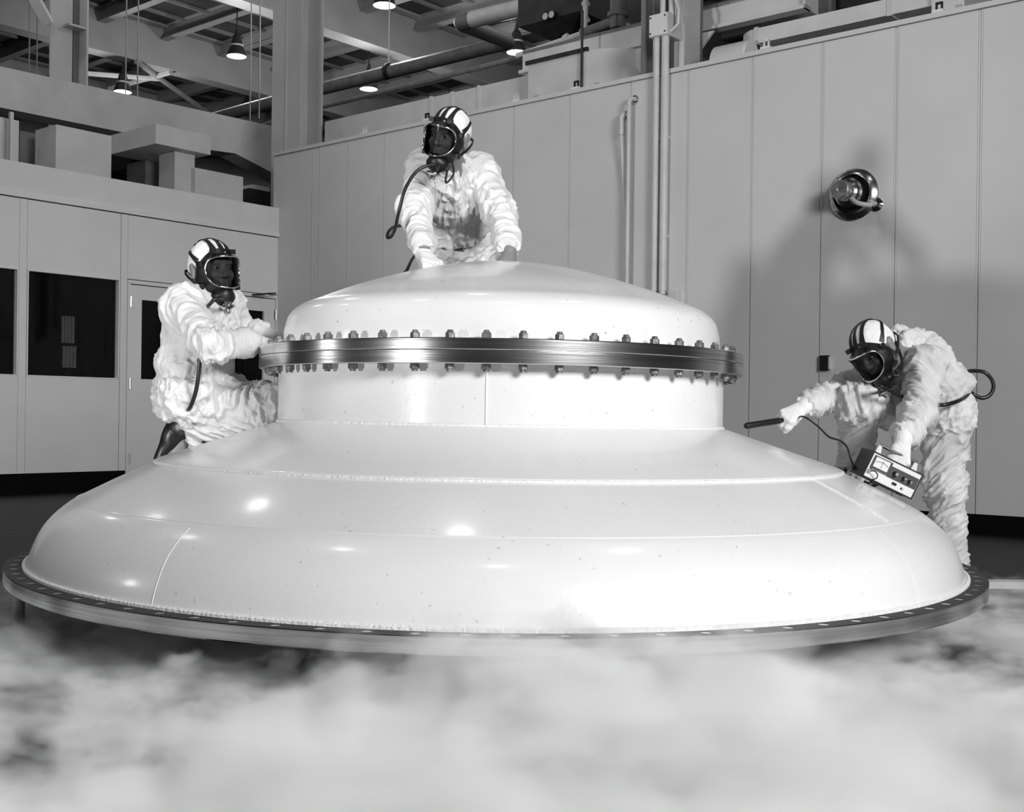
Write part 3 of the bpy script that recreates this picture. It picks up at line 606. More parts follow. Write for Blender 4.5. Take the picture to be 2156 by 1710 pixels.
# base flange with real bolt holes
NB, R0, R1, ZT, ZB, RH = 90, 1.80, 1.925, -.577, -.628, .017
RC = 1.889
m = MB(); fs_side = MB()
for k in range(NB):
    qa, qb = 2 * math.pi * k / NB, 2 * math.pi * (k + 1) / NB; qm = (qa + qb) / 2
    out = [(R0, qa), (R0, qm), (R0, qb), (RC, qb), (R1, qb), (R1, qm), (R1, qa), (RC, qa)]
    O = [vp_(r, q, ZT) for r, q in out]; c_ = vp_(RC, qm, ZT)
    er = npv(math.sin(qm), -math.cos(qm), 0); et = npv(math.cos(qm), math.sin(qm), 0)
    I = [c_ + er * (-RH * math.cos(a)) + et * (RH * math.sin(a)) for a in [-.785 + .785 * i for i in range(8)]]
    B = [p - Z3 * .05 for p in I]
    m.add(O + I + B, [(i, (i + 1) % 8, 8 + (i + 1) % 8, 8 + i) for i in range(8)] + [(8 + i, 8 + (i + 1) % 8, 16 + (i + 1) % 8, 16 + i) for i in range(8)] + [tuple(range(16, 24))])
fl = obj('base_flange_face', m, M['ringtop'], ve)
obj('base_flange_rim', vlathe([(1.80, ZB), (1.921, ZB), (1.925, ZB + .004), (1.925, ZT - .003), (1.9235, ZT - .0005), (1.92, ZT - .0008)], 224), M['steel'], ve, smooth=True, angle=20)
# studs with nuts
def hexm(r, h, o): 
    mm = MB(); mm.lathe([(r * .88, 0), (r, h * .1), (r, h * .86), (r * .85, h)], o, n=6); return mm
nutm = None
for k in range(48):
    q = 2 * math.pi * (k + .5) / 48 + .02; p = vp_(.963, q, 0)
    st = obj('stud_bolt', MB().lathe([(.011, .150), (.011, .2895), (.008, .2925), (.0001, .2925)], p, n=12), M['nut'], ve, smooth=True, angle=40)
    rot = random.random()
    for z, h, nm in ((.2637, .0205, 'hex_nut'), (.1575, .018, 'hex_nut')):
        mm = MB()
        for i in range(1):
            pr_ = [(.0155, 0), (.0172, h * .08), (.0172, h * .84), (.0148, h)]
            mm.lathe(pr_, (0, 0, 0), n=6)
        ang = q + rot; ca, sa = math.cos(ang), math.sin(ang)
        mm.v = [(p[0] + x * ca - y * sa, p[1] + x * sa + y * ca, p[2] + z + zz) for x, y, zz in mm.v]
        obj(nm, mm, M['nut'], st)
# support legs under the base flange, inner ones coloured dark for its shade
for q, r_, m_ in ((-78, 1.900, 'wood'), (-55, 1.25, 'dark'), (-12, 1.25, 'dark'), (25, 1.25, 'dark'), (62, 1.25, 'dark'), (110, 1.7, 'dark'), (165, 1.7, 'dark'), (215, 1.7, 'dark')):
    p = vp_(r_, math.radians(q), 0)
    obj('support_leg', MB().lathe([(.022, 0), (.022, HC + (ZB if r_ > 1.8 else -.30) + .002)], (p[0], p[1], 0), n=12), M[m_], ve, smooth=True, angle=40)
ve.rotation_euler = (0, TILT, 0)
# floor kerb seen behind the right end of the flange
kb_ = MB().box(FW, 1.6, 4.6, 1.02, 1.12, 0, .035)
single('floor_kerb', kb_, M['curb'], 'low white kerb strip on the floor at the right edge', 'kerb', (3, 1.05, 0))

# ------------------------------------------------------------------ signed-distance modelling for people
def vnoise(P, seed=0):
    P = np.asarray(P, float); I = np.floor(P).astype(np.int64); F = P - I; F = F * F * (3 - 2 * F); out = 0
    for dx in (0, 1):
        for dy in (0, 1):
            for dz in (0, 1):
                h = (I[:, 0] + dx) * 374761393 + (I[:, 1] + dy) * 668265263 + (I[:, 2] + dz) * 2147483647 + seed * 1274126177
                h = (h ^ (h >> 13)) * 1274126177; h = (h ^ (h >> 16)) & 0xffff
                w = (F[:, 0] if dx else 1 - F[:, 0]) * (F[:, 1] if dy else 1 - F[:, 1]) * (F[:, 2] if dz else 1 - F[:, 2])
                out = out + w * (h / 65535.0)
    return out
class Cone:
    def __init__(s, a, b, ra, rb, k=.03, fax=None, ff=1.0, tag_=None, fold=0.0):
        s.a = np.asarray(a, float); s.b = np.asarray(b, float); s.ra = ra; s.rb = rb; s.k = k; s.fax = None if fax is None else nrm(fax); s.ff = ff; s.tag = tag_; s.fold = fold
    def d(s, p):
        ba = s.b - s.a; q = p - s.a; t = np.clip((q @ ba) / max(1e-9, ba @ ba), 0, 1); o = q - t[..., None] * ba
        if s.fax is not None: o = o + (o @ s.fax)[..., None] * s.fax * (s.ff - 1)
        return np.sqrt((o * o).sum(-1)) - (s.ra + (s.rb - s.ra) * t)
    def bb(s):
        r = max(s.ra, s.rb) + s.k + .02; return np.minimum(s.a, s.b) - r, np.maximum(s.a, s.b) + r
class Ell:
    def __init__(s, c, r, R=np.eye(3), k=.02, tag_=None, fold=0.0):
        s.c = np.asarray(c, float); s.r = np.asarray(r, float); s.R = np.asarray(R, float); s.k = k; s.tag = tag_; s.fold = fold
        s.a = s.c - s.R[:, 2] * s.r[2]; s.b = s.c + s.R[:, 2] * s.r[2]
    def d(s, p):
        q = (p - s.c) @ s.R; k0 = np.sqrt(((q / s.r) ** 2).sum(-1)); k1 = np.sqrt(((q / s.r ** 2) ** 2).sum(-1)) + 1e-9
        return k0 * (k0 - 1) / k1
    def bb(s):
        r = s.r.max() + s.k + .02; return s.c - r, s.c + r
def smin(a, b, k):
    h = np.maximum(k - np.abs(a - b), 0) / k; return np.minimum(a, b) - h * h * k * .25
def field(prims, p):
    D = np.full(p.shape[:-1], 9.0)
    for q in prims: D = smin(D, q.d(p), q.k)
    return D
def sdf_mesh(prims, res, cuts=(), subs=()):
    lo = np.min([q.bb()[0] for q in prims], 0) - 2 * res; hi = np.max([q.bb()[1] for q in prims], 0) + 2 * res
    n = np.ceil((hi - lo) / res).astype(int) + 1
    D = np.full(n, .5, np.float32); ax = [lo[i] + np.arange(n[i]) * res for i in range(3)]
    def sub(q, fn):
        l, h = q.bb(); i0 = np.maximum(0, ((l - lo) / res).astype(int)); i1 = np.minimum(n, ((h - lo) / res).astype(int) + 2)
        g = np.stack(np.meshgrid(*[ax[i][i0[i]:i1[i]] for i in range(3)], indexing='ij'), -1)
        sl = tuple(slice(i0[i], i1[i]) for i in range(3)); D[sl] = fn(D[sl], g)
    for q in prims: sub(q, lambda o, g: smin(o, q.d(g), q.k))
    for q in subs: sub(q, lambda o, g: -smin(-o, q.d(g), q.k))
    for (o_, n_, r_) in cuts:      # remove what lies beyond a plane, within r_ of its centre
        o_ = np.asarray(o_, float); n_ = nrm(n_); c = Ell(o_, (r_, r_, r_), k=.001)
        sub(c, lambda o, g: np.where(((g - o_) ** 2).sum(-1) < r_ * r_, np.maximum(o, (g - o_) @ n_), o))
    ins = D < 0; cs = [D[i:n[0] - 1 + i, j:n[1] - 1 + j, k:n[2] - 1 + k] for i in (0, 1) for j in (0, 1) for k in (0, 1)]
    cnt = sum((c < 0).astype(np.int8) for c in cs); mask = (cnt > 0) & (cnt < 8)
    idx = np.argwhere(mask); vid = np.full(mask.shape, -1, np.int64); vid[mask] = np.arange(len(idx))
    cv = np.stack([c[mask] for c in cs], 1).astype(float); off = np.array([(i, j, k) for i in (0, 1) for j in (0, 1) for k in (0, 1)], float)
    acc = np.zeros((len(idx), 3)); num = np.zeros(len(idx))
    for e0 in range(8):
        for e1 in range(e0 + 1, 8):
            if np.abs(off[e0] - off[e1]).sum() != 1: continue
            a, b = cv[:, e0], cv[:, e1]; w = (a < 0) != (b < 0); t = np.where(w, a / np.where(w, a - b, 1), 0)
            acc += np.where(w[:, None], off[e0] + t[:, None] * (off[e1] - off[e0]), 0); num += w
    V = lo + (idx + acc / num[:, None]) * res; Q = []
    for axn in range(3):
        a = ins[:-1, :, :] if axn == 0 else (ins[:, :-1, :] if axn == 1 else ins[:, :, :-1]); b = ins[1:, :, :] if axn == 0 else (ins[:, 1:, :] if axn == 1 else ins[:, :, 1:])
        for flip in (False, True):
            e = np.argwhere((a & ~b) if not flip else (~a & b)); u, w = (axn + 1) % 3, (axn + 2) % 3
            du = np.zeros(3, int); du[u] = 1; dw = np.zeros(3, int); dw[w] = 1
            ok = (e[:, u] > 0) & (e[:, w] > 0) & (e[:, u] < n[u] - 1) & (e[:, w] < n[w] - 1); e = e[ok]
            g = lambda x: vid[x[:, 0], x[:, 1], x[:, 2]]
            q = np.stack([g(e - du - dw), g(e - dw), g(e), g(e - du)], 1); Q.append(q if not flip else q[:, ::-1])
    return V, np.concatenate(Q)
def vnormals(V, F):
    n = np.cross(V[F[:, 2]] - V[F[:, 0]], V[F[:, 3]] - V[F[:, 1]]); N = np.zeros_like(V)
    for i in range(4): np.add.at(N, F[:, i], n)
    return N / (np.linalg.norm(N, axis=1)[:, None] + 1e-12)
def relax(V, F, it=2):
    for _ in range(it):
        S = np.zeros_like(V); c = np.zeros(len(V))
        for i in range(4):
            a, b = F[:, i], F[:, (i + 1) % 4]; np.add.at(S, a, V[b]); np.add.at(S, b, V[a]); np.add.at(c, a, 1); np.add.at(c, b, 1)
        V = V * .5 + .5 * S / c[:, None]
    return V
def folds(V, N, prims, seed):
    """cloth folds: each limb carries its own field of ridges, blended where limbs meet"""
    tot = np.zeros(len(V)); W = np.zeros(len(V)) + 1e-9
    for i, q in enumerate(prims):
        if not q.fold: continue
        dd = q.d(V); w = np.exp(-np.maximum(dd, -.02) / .018); sel = w > .02
        if not sel.any(): continue
        P = V[sel]; u = nrm(q.b - q.a); al = (P - q.a) @ u; L_ = np.linalg.norm(q.b - q.a); x = np.clip(al / L_, 0, 1)
        fa, fr, amp, twist = q.fold
        pr = P - q.a - al[:, None] * u; side = nrm(np.cross(u, (.31, .52, .8))); oth = np.cross(u, side)
        c1, c2 = pr @ side, pr @ oth
        wob = vnoise(np.stack([al * 5, c1 * 5, c2 * 5], 1), seed + i * 7 + 3) * .09
        A = np.stack([(al + twist * c1 + wob) * fa, c1 * fr, c2 * fr], 1)
        r1 = 1 - np.abs(2 * vnoise(A, seed + i * 13) - 1); r2 = 1 - np.abs(2 * vnoise(A * 2.1 + 7.3, seed + i * 17 + 1) - 1)
        mod = .45 + .9 * vnoise(np.stack([al * 6, c1 * 6, c2 * 6], 1), seed + i)
        ends = .65 + .7 * np.abs(2 * x - 1) ** 2
        tot[sel] += w[sel] * amp * mod * ends * ((r1 ** 3.2 - .2) + .55 * (r2 ** 3.2 - .2)); W[sel] += w[sel]
    return tot / W
def np_obj(name, V, F, m_, parent): return link_mesh(name, V, F.tolist(), m_, parent, smooth=True, angle=180, fix=False)

# ---- the mask set, modelled once in head space: x right of the wearer, y forward, z up, origin mid-head
HR = np.array([.082, .104, .122])
def headp(R, c, grow=0.0, k=.02):
    f = lambda x, y, z: c + R @ npv(x, y, z)
    P = [Ell(f(0, -.012, .022), (.077 + grow, .095 + grow, .098 + grow), R, k), Ell(f(0, .022, -.05), (.060 + grow, .068 + grow, .072 + grow), R, .04),
         Ell(f(0, .05, -.095), (.032, .030, .024), R, .03)]
    if grow <= 0:
        P += [Cone(f(0, .090, .012), f(0, .110, -.022), .008, .013, .012), Ell(f(.011, .101, -.026), (.009, .010, .008), R, .008), Ell(f(-.011, .101, -.026), (.009, .010, .008), R, .008),
              Cone(f(-.032, .080, .030), f(.032, .080, .030), .013, .013, .015), Ell(f(.034, .072, -.022), (.020, .018, .016), R, .02), Ell(f(-.034, .072, -.022), (.020, .018, .016), R, .02),
              Cone(f(-.016, .086, -.052), f(.016, .086, -.052), .0075, .0075, .006), Cone(f(-.014, .084, -.064), f(.014, .084, -.064), .008, .008, .006)]
        for sx in (-1, 1): P += [Ell(f(sx * .083, -.012, -.004), (.009, .020, .033), R, .008), Ell(f(sx * .086, -.018, .012), (.009, .016, .018), R, .008), Ell(f(sx * .084, -.006, -.03), (.008, .010, .012), R, .006)]
    return P
def head_cap():
    P = [Ell((0, -.016, .026), (.0865, .104, .1065), k=.02), Cone((0, -.072, -.03), (0, -.065, -.06), .052, .044, .04)]
    V, F = sdf_mesh(P, .0045, cuts=[((0, .02, .022), (0, .62, -.80), .30)])
    N_ = vnormals(V, F); V = V + N_ * ((vnoise(V * npv(38, 38, 38), 5) - .5) * .006)[:, None]
    return relax(V, F, 1), F
def lens_pt(t, z, grow=0.0):
    R_ = .088 + grow; return npv(R_ * math.sin(t), .028 + (R_ + .012) * math.cos(t), z)
def lens_outline(n=64, g=0.0, zs=0.0):
    out = []
    for k in range(n):
        q = 2 * math.pi * k / n; e = 3.0
        c, s_ = math.cos(q), math.sin(q); cx = np.sign(c) * abs(c) ** (2 / e); sz = np.sign(s_) * abs(s_) ** (2 / e)
        half = 1.08 if sz > 0 else 1.08 - .34 * abs(sz) ** 1.5
        out.append((cx * (half + g * 8), (-.012 + zs) + sz * (.062 + g)))
    return out
MASK = {}
def mask_meshes():
    V, F = head_cap(); MASK['cap'] = (V, F.tolist())
    ol = lens_outline(); m = MB(); rings = [1, .86, .68, .48, .28, .1]; n = len(ol); zc = -.012
    for f in rings:
        for (t, z) in ol: m.v.append(tuple(lens_pt(t * f, zc + (z - zc) * f)))
    for i in range(len(rings) - 1):
        for k in range(n): m.f.append((i * n + k, i * n + (k + 1) % n, (i + 1) * n + (k + 1) % n, (i + 1) * n + k))
    m.f.append(tuple((len(rings) - 1) * n + k for k in range(n))); MASK['lens'] = (m.v, m.f)
    m = MB(); m.tube([lens_pt(t, z, .001) for t, z in lens_outline(64, .002)], .0042, 8, True); MASK['frame'] = (m.v, m.f)
    # rubber skirt: from the lens edge back to the face seal
    a = [lens_pt(t, z, .0035) for t, z in lens_outline(64, .003)]; b = []; c_ = []; d_ = []
    for k in range(64):
        q = 2 * math.pi * k / 64; cx, sz = math.cos(q), math.sin(q)
        b.append(npv(.094 * cx, .052 - .012 * abs(cx) + .03 * max(0, sz) + .012 * max(0, -sz), -.014 + (.083 if sz > 0 else .092) * sz))
        c_.append(npv(.0885 * cx, .012 + .062 * max(0, sz) ** 1.2 + .034 * max(0, -sz), -.012 + (.101 if sz > 0 else .108) * sz))
        d_.append(npv(.078 * cx, .004 + .045 * max(0, sz) + .03 * max(0, -sz), -.012 + (.092 if sz > 0 else .10) * sz))
    m = MB(); L_ = [a, b, c_, d_]
    for r in L_: m.v += [tuple(p) for p in r]
    for i in range(3):
        for k in range(64): m.f.append((i * 64 + k, i * 64 + (k + 1) % 64, (i + 1) * 64 + (k + 1) % 64, (i + 1) * 64 + k))
    MASK['skirt'] = (m.v, m.f)
    P = [Cone((0, .090, -.098), (0, .084, -.120), .027, .024, .03), Ell((0, .075, -.112), (.052, .034, .026), k=.03), Cone((0, .06, -.112), (0, .02, -.118), .036, .034, .03)]
    V, F = sdf_mesh(P, .004); MASK['chin'] = (V, F.tolist())
    m = MB(); m.lathe([(.018, 0), (.018, .012), (.021, .014), (.021, .022), (.017, .024), (.017, .03)], (0, .088, -.118), (0, .25, -1), 20); MASK['coupling'] = (m.v, m.f)
    m = MB(); m.lathe([(.001, 0), (.024, .0), (.033, .004), (.033, .010), (.022, .016), (.012, .019), (.012, .03), (.008, .034), (.001, .034)], (0, .0955, -.149), (0, .25, -1), 24); MASK['regulator'] = (m.v, m.f)
    def on_cap(d, g=.003):
        d = nrm(d); r = npv(.0865, .104, .1065) + g; return npv(0, -.016, .026) + d / np.sqrt(((d / r) ** 2).sum())
    def arc(d0, d1, n=14, g=.0015, via=None):
        pts = []; ns = []
        D = [nrm(d0), nrm(d1)] if via is None else [nrm(d0), nrm(via), nrm(d1)]
        seq = []
        for i in range(len(D) - 1):
            for k in range(n): seq.append(nrm(D[i] * (1 - k / n) + D[i + 1] * (k / n)))
        seq.append(D[-1])
        for d in seq: pts.append(on_cap(d, g)); ns.append(d)
        return pts, ns
    crown = (0, -.55, .85)
    straps = [((0.33, .86, .50), (.18, -.5, .9), (.30, .2, .95), .016), ((-.33, .86, .50), (-.18, -.5, .9), (-.30, .2, .95), .016),
              ((.93, .42, .10), (.2, -.85, .55), (.86, -.25, .50), .013), ((-.93, .42, .10), (-.2, -.85, .55), (-.86, -.25, .50), .013), ((0, .85, .55), (0, -.5, .86), (0, .25, 1), .014)]
    for i, (a, b, v, w) in enumerate(straps):
        p, n_ = arc(a, b, 10, .0015, v); m = MB(); ww = [w * (1.7 - .7 * min(1, k / 6)) for k in range(len(p))]; m.ribbon(p, n_, ww, .003); MASK['strap%d' % i] = (m.v, m.f)
    for i, sx in enumerate((-1, 1)):
        pts = spl([(sx * .083, .035, -.066), (sx * .093, .0, -.045), (sx * .094, -.04, -.02), (sx * .074, -.085, .0), (0, -.126, .008)], 5)
        m = MB(); m.ribbon(pts, [npv(p[0], p[1] + .01, 0) for p in pts], .012, .004); MASK['strap%d' % (5 + i)] = (m.v, m.f)
        for j, (x, y, z, hx, hy, hz) in enumerate(((.091, .045, .022, .006, .013, .011), (.085, .05, -.07, .006, .013, .011), (.046, .082, .074, .012, .007, .010))):
            m = MB(); m.obox((sx * x, y, z), (1, 0, 0), (0, 1, 0), (0, 0, 1), hx, hy, hz); MASK['buckle%d' % (i * 3 + j)] = (m.v, m.f)

    p, n_ = arc((-.4, -.75, .75), (.4, -.75, .75), 10, .002); m = MB(); m.ribbon(p, n_, .05, .003); MASK['pad'] = (m.v, m.f)
    for i, sx in enumerate((-1, 1)):
        m = MB(); m.lathe([(.001, .0125), (.006, .011), (.0105, .006), (.0125, 0), (.0105, -.006), (.001, -.0125)], (sx * .032, .076, .006), (0, 1, 0), 14); MASK['eye%d' % i] = (m.v, m.f)
        m = MB(); m.lathe([(.001, .0131), (.0045, .0125), (.0055, .0112)], (sx * .032, .0764, .006), (0, 1, 0), 12); MASK['iris%d' % i] = (m.v, m.f)
mask_meshes()
_shared = {}
def head_part(key, name, m_, root, R, c, parent=None, sub_of=None):
    if key not in _shared:
        me = bpy.data.meshes.new(name); V, F = MASK[key]; me.from_pydata([tuple(map(float, p)) for p in V], [], [tuple(map(int, f)) for f in F])
        bm = bmesh.new(); bm.from_mesh(me); bmesh.ops.recalc_face_normals(bm, faces=bm.faces); bm.to_mesh(me); bm.free()
        me.polygons.foreach_set('use_smooth', [True] * len(me.polygons)); me.set_sharp_from_angle(angle=math.radians(50)); me.materials.append(m_); _shared[key] = me
    o = bpy.data.objects.new(name, _shared[key]); COL.objects.link(o)
    if sub_of is not None: o.parent = sub_of; return o
    o.parent = root; Mw = Matrix([list(R[i]) + [c[i]] for i in range(3)] + [[0, 0, 0, 1]])
    o.matrix_basis = Matrix.Translation(-Vector(TL(root))) @ Mw; return o
def head_set(root, R, c):
    head_part('cap', 'cap', M['cap'], root, R, c)
    mk = head_part('skirt', 'face_mask', M['rubber'], root, R, c)
    head_part('lens', 'lens', M['lens'], root, R, c, sub_of=mk); head_part('frame', 'lens_frame', M['chrome'], root, R, c, sub_of=mk)
    head_part('chin', 'chin_cup', M['rubber'], root, R, c, sub_of=mk); head_part('coupling', 'coupling', M['chrome'], root, R, c, sub_of=mk); head_part('regulator', 'regulator', M['brushed'], root, R, c, sub_of=mk)
    for i in range(7): head_part('strap%d' % i, 'head_strap', M['strap'], root, R, c, sub_of=mk)
    head_part('pad', 'strap_pad', M['strap'], root, R, c, sub_of=mk)
    for i in range(6): head_part('buckle%d' % i, 'strap_buckle', M['rubber'], root, R, c, sub_of=mk)
    for i in range(2):
        e = head_part('eye%d' % i, 'eye', M['eye'], root, R, c); head_part('iris%d' % i, 'iris', M['iris'], root, R, c, sub_of=e)
def frame_from(fwd, up):
    f = nrm(fwd); u = np.asarray(up, float); u = nrm(u - f * (u @ f)); r = np.cross(f, u); return np.stack([r, f, u], 1)
def hand_prims(W, D, Nn, side, curl, thumb=(.5, .5), grow=0., spread=.06, wr=.030):
    """W wrist, D finger direction, Nn the way the palm faces, side +1 when the thumb lies towards D x Nn"""
    D = nrm(D); Nn = nrm(np.asarray(Nn, float) - D * (np.asarray(Nn, float) @ D)); T = nrm(np.cross(D, Nn)) * side
    P = [Cone(W - D * .04, W + D * .02, wr + grow, .029 + grow, .02, Nn, 1.25)]
    for i, (o, L) in enumerate(((.031, .072), (.011, .080), (-.010, .075), (-.029, .059))):
        b0 = W + D * .02 + T * o * .55; k0 = W + D * (.092 - (.006 if i in (0, 3) else 0) - (.006 if i == 3 else 0)) + T * o
        P.append(Cone(b0, k0, .016 + grow, .0125 + grow, .014))
        dr = nrm(D + T * spread * (1.2 - i) * .8); cu = curl[i] if hasattr(curl, '__len__') else curl; p = k0; ang = 0
        for j, fr in enumerate((.45, .32, .23)):
            ang += cu * (1.0, 1.15, .8)[j]; dd = dr * math.cos(ang) + Nn * math.sin(ang); q = p + dd * L * fr
            P.append(Cone(p, q, (.0105, .0098, .0092)[j] + grow, (.0098, .0092, .008)[j] + grow, .005)); p = q
    p = W + D * .028 + T * .026; ang = thumb[0]
    for j, L in enumerate((.042, .034, .026)):
        dd = nrm(D * math.cos(ang) + T * math.sin(ang) * .8 + Nn * thumb[1] * (.3 + .45 * j)); q = p + dd * L
        P.append(Cone(p, q, (.016, .0125, .011)[j] + grow, (.0125, .011, .009)[j] + grow, .010)); p = q; ang -= .35
    return P
def boot_prims(A, toe_dir, up, g=0.):
    t = nrm(toe_dir); u = nrm(np.asarray(up, float) - t * (np.asarray(up, float) @ t)); s = np.cross(t, u); h = A - u * .075
    return [Cone(A + u * .06, A - u * .03, .050 + g, .048 + g, .02), Cone(h - t * .055 + u * .012, h + t * .06 + u * .012, .040 + g, .042 + g, .02, u, 1.1), Cone(h + t * .05 + u * .008, h + t * .165 - u * .002, .043 + g, .036 + g, .03, u, 1.25),
            Cone(A - u * .01, h + t * .09 + u * .03, .045 + g, .035 + g, .03), Cone(h - t * .065 - u * .022, h - t * .03 - u * .022, .036 + g, .036 + g, .004, u, 2.2)]
def build_person(label, base, J, R, seed, gloves, suit=('suit', 'suit'), belt_t=.30, g=1.0, ga=.72, gl=.9):
    root = thing('person', label, 'person', base)
    lat = nrm(J['shR'] - J['shL']); upt = nrm(J['neck'] - J['pel']); dep = nrm(np.cross(upt, lat)); latp = nrm(J['hipR'] - J['hipL'])
    wst = J['pel'] * .62 + J['chest'] * .38 if 'waist' not in J else J['waist']; c = J['head']; fl = 1.30
    FV, FT = (5, 30, .024, .4), (7, 26, .022, .5)
    AR = (25, 9, .025, 1.0); LG = (29, 9, .026, 1.0)
    G = [Cone(J['hipL'], J['hipR'], .125 * g, .125 * g, .07, fold=(14, 24, .022, .5), tag_='torso'), Cone(J['pel'], wst, .150 * g, .150 * g, .06, dep, fl, fold=(28, 12, .022, .3), tag_='torso'),
         Cone(wst, J['chest'], .158 * g, .165 * g, .06, dep, fl, fold=FV, tag_='torso'), Cone(J['chest'], J['chest'] * .35 + J['neck'] * .65, .155 * g, .095 * g, .07, dep, 1.2, fold=FT),
         Cone(J['shL'] * .9 + J['chest'] * .1, J['shR'] * .9 + J['chest'] * .1, .078 * g, .078 * g, .07, fold=(14, 24, .011, .4)), Cone(J['chest'] * .3 + J['neck'] * .7, J['neck'], .085 * g, .070, .04)]
    for S in 'LR':
        sh, el, wr, hp, kn, an = (J[x + S] for x in ('sh', 'el', 'wr', 'hip', 'kn', 'an'))
        G += [Cone(sh, el, .092 * ga, .078 * ga, .05, fold=AR, tag_='arm'), Cone(el, wr * .82 + el * .18, .078 * ga, .066 * ga, .04, fold=AR, tag_='arm'), Cone(wr * .84 + el * .16, wr * .97 + el * .03, .068 * ga, .044, .02, fold=(60, 30, .009, .2), tag_='arm')]
        G += [Cone(hp, kn, .118 * gl, .098 * gl, .05, fold=LG), Cone(kn, an, .098 * gl, .080 * gl, .04, fold=LG)]
    G += J.get('extra', [])
    cuts = []
    for S in 'LR':
        d_ = nrm(J['wr' + S] - J['el' + S]); cuts.append((J['wr' + S] + d_ * .0, d_, .075)); d2_ = nrm(J['an' + S] - J['kn' + S]); cuts.append((J['an' + S] + d2_ * .02, d2_, .11))
    un = nrm(J['neck'] - J['chest'] * .5 - wst * .5); cuts.append((J['neck'] + un * .022, un, .085))
    V, F = sdf_mesh(G, .0055, cuts); V = relax(V, F, 1); N_ = vnormals(V, F)
    dv = folds(V, N_, G, seed)
    bo = wst + (J['pel'] - wst) * belt_t; bn = nrm(wst - J['pel']); hgt = (V - bo) @ bn; rad = np.linalg.norm(V - bo, axis=1)
    inb = rad < .26
    near_arm = np.min([q.d(V) for q in G if q.tag == 'arm'], 0) < .004
    dv = dv + np.where(inb & ~near_arm, -.020 * np.exp(-(hgt / .018) ** 2) + .016 * np.exp(-((hgt - .06) / .045) ** 2), 0)
    V = V + N_ * dv[:, None]; V = V * .6 + .4 * relax(V, F, 1)
    su = np_obj('coverall', V, F, M[suit[0]], root)
    # the body inside: one continuous figure with head, hands and feet
    hd = []
    B = headp(R, c, 0.0) + [Cone(c + R @ npv(0, -.02, -.06), J['neck'] - un * .05, .058, .066, .03), Cone(J['chest'], J['neck'] - un * .06, .12, .08, .06, dep, 1.3), Cone(wst, J['chest'], .115, .125, .06, dep, 1.3), Cone(J['pel'], wst, .125, .115, .06, dep, 1.3),
         Cone(J['hipL'], J['hipR'], .09, .09, .05), Cone(J['shL'], J['shR'], .052, .052, .05)]
    for S in 'LR':
        sh, el, wr, hp, kn, an = (J[x + S] for x in ('sh', 'el', 'wr', 'hip', 'kn', 'an'))
        B += [Cone(sh, el, .052, .042, .03), Cone(el, wr, .042, .029, .03), Cone(hp, kn, .082, .056, .04), Cone(kn, an, .056, .040, .04), Cone(an, an + nrm(J['toe' + S]) * .16 - nrm(J['kn' + S] - an) * .05, .036, .028, .03)]
        H = J['hand' + S]; B += hand_prims(*H[:4], H[4], H[5], -.002 if gloves[S] else .0)
    V, F = sdf_mesh(B, .005, subs=[Ell(c + R @ npv(s_ * .031, .092, .008), (.017, .014, .010), R, .008) for s_ in (-1, 1)])
    np_obj('body', relax(V, F, 1), F, M['skin'], root)
    for S in 'LR':
        H = J['hand' + S]
        if gloves[S]:
            V, F = sdf_mesh(hand_prims(*H[:4], H[4], H[5], .0015) + [Cone(H[0] - nrm(H[1]) * .035, H[0] - nrm(H[1]) * .015, .037, .036, .01)], .0032); np_obj('glove', relax(V, F, 1), F, M['glove'], root)
        V, F = sdf_mesh(boot_prims(J['an' + S], J['toe' + S], J['kn' + S] - J['an' + S] if 'bu' + S not in J else J['bu' + S]), .006); np_obj('boot', relax(V, F, 1), F, M['boot'], root)
    head_set(root, R, c)
    # belt cord
    pts = []
    body_p = [q for q in G if q.tag == 'torso']
    for k in range(40):
        q = 2 * math.pi * k / 40; d_ = lat * math.cos(q) + np.cross(bn, lat) * math.sin(q); d_ = nrm(d_ - bn * (d_ @ bn)); lo, hi = 0., .4
        for _ in range(18):
            mid = (lo + hi) / 2
            if field(body_p, (bo + d_ * mid)[None])[0] < 0: lo = mid
            else: hi = mid
        pts.append(bo + d_ * (lo - .012))
    obj('belt_cord', MB().tube(pts, .008, 7, True), M['hose'], root, smooth=True)
    return root, G
def hose(root, pts, r=.009, name='air_hose', m_='hose', n=6): return obj(name, MB().tube(spl(pts, n), r, 9), M[m_], root, smooth=True, angle=70)
def reg_pt(R, c): return c + R @ npv(0, .100, -.158)

# ------------------------------------------------------------------ three workers
A_ = at
# 1: leaning over the lid from behind
J = dict(pel=A_(955, 512, 5.85), hipR=A_(925, 520, 5.86), hipL=A_(988, 520, 5.84), chest=A_(950, 412, 5.52), neck=A_(950, 350, 5.36), head=A_(944, 290, 5.24),
         shR=A_(894, 354, 5.46), shL=A_(1012, 358, 5.46), elR=A_(873, 442, 5.30), wrR=A_(893, 528, 5.10), elL=A_(1052, 446, 5.36), wrL=A_(1072, 527, 5.12),
         knR=npv(-.335, 1.06, 1.25), knL=npv(-.06, 1.06, 1.25), anR=npv(-.34, 1.23, .80), anL=npv(0.0, 1.24, .80), toeR=npv(-.15, -1, -.0), toeL=npv(.15, -1, 0), buR=Z3, buL=Z3)
J['waist'] = A_(952, 474, 5.72)
J['handR'] = (J['wrR'] + npv(.004, -.012, -.022), npv(.30, -.75, -.42), npv(.05, -.35, -.9), 1, .16, (.75, .25)); J['handL'] = (J['wrL'] + npv(.0, -.008, -.022), npv(-.10, -.55, -.60), npv(0, .75, -.6), -1, .30, (.6, .3))
R = frame_from((-.44, -.87, -.20), (.20, -.12, 1))
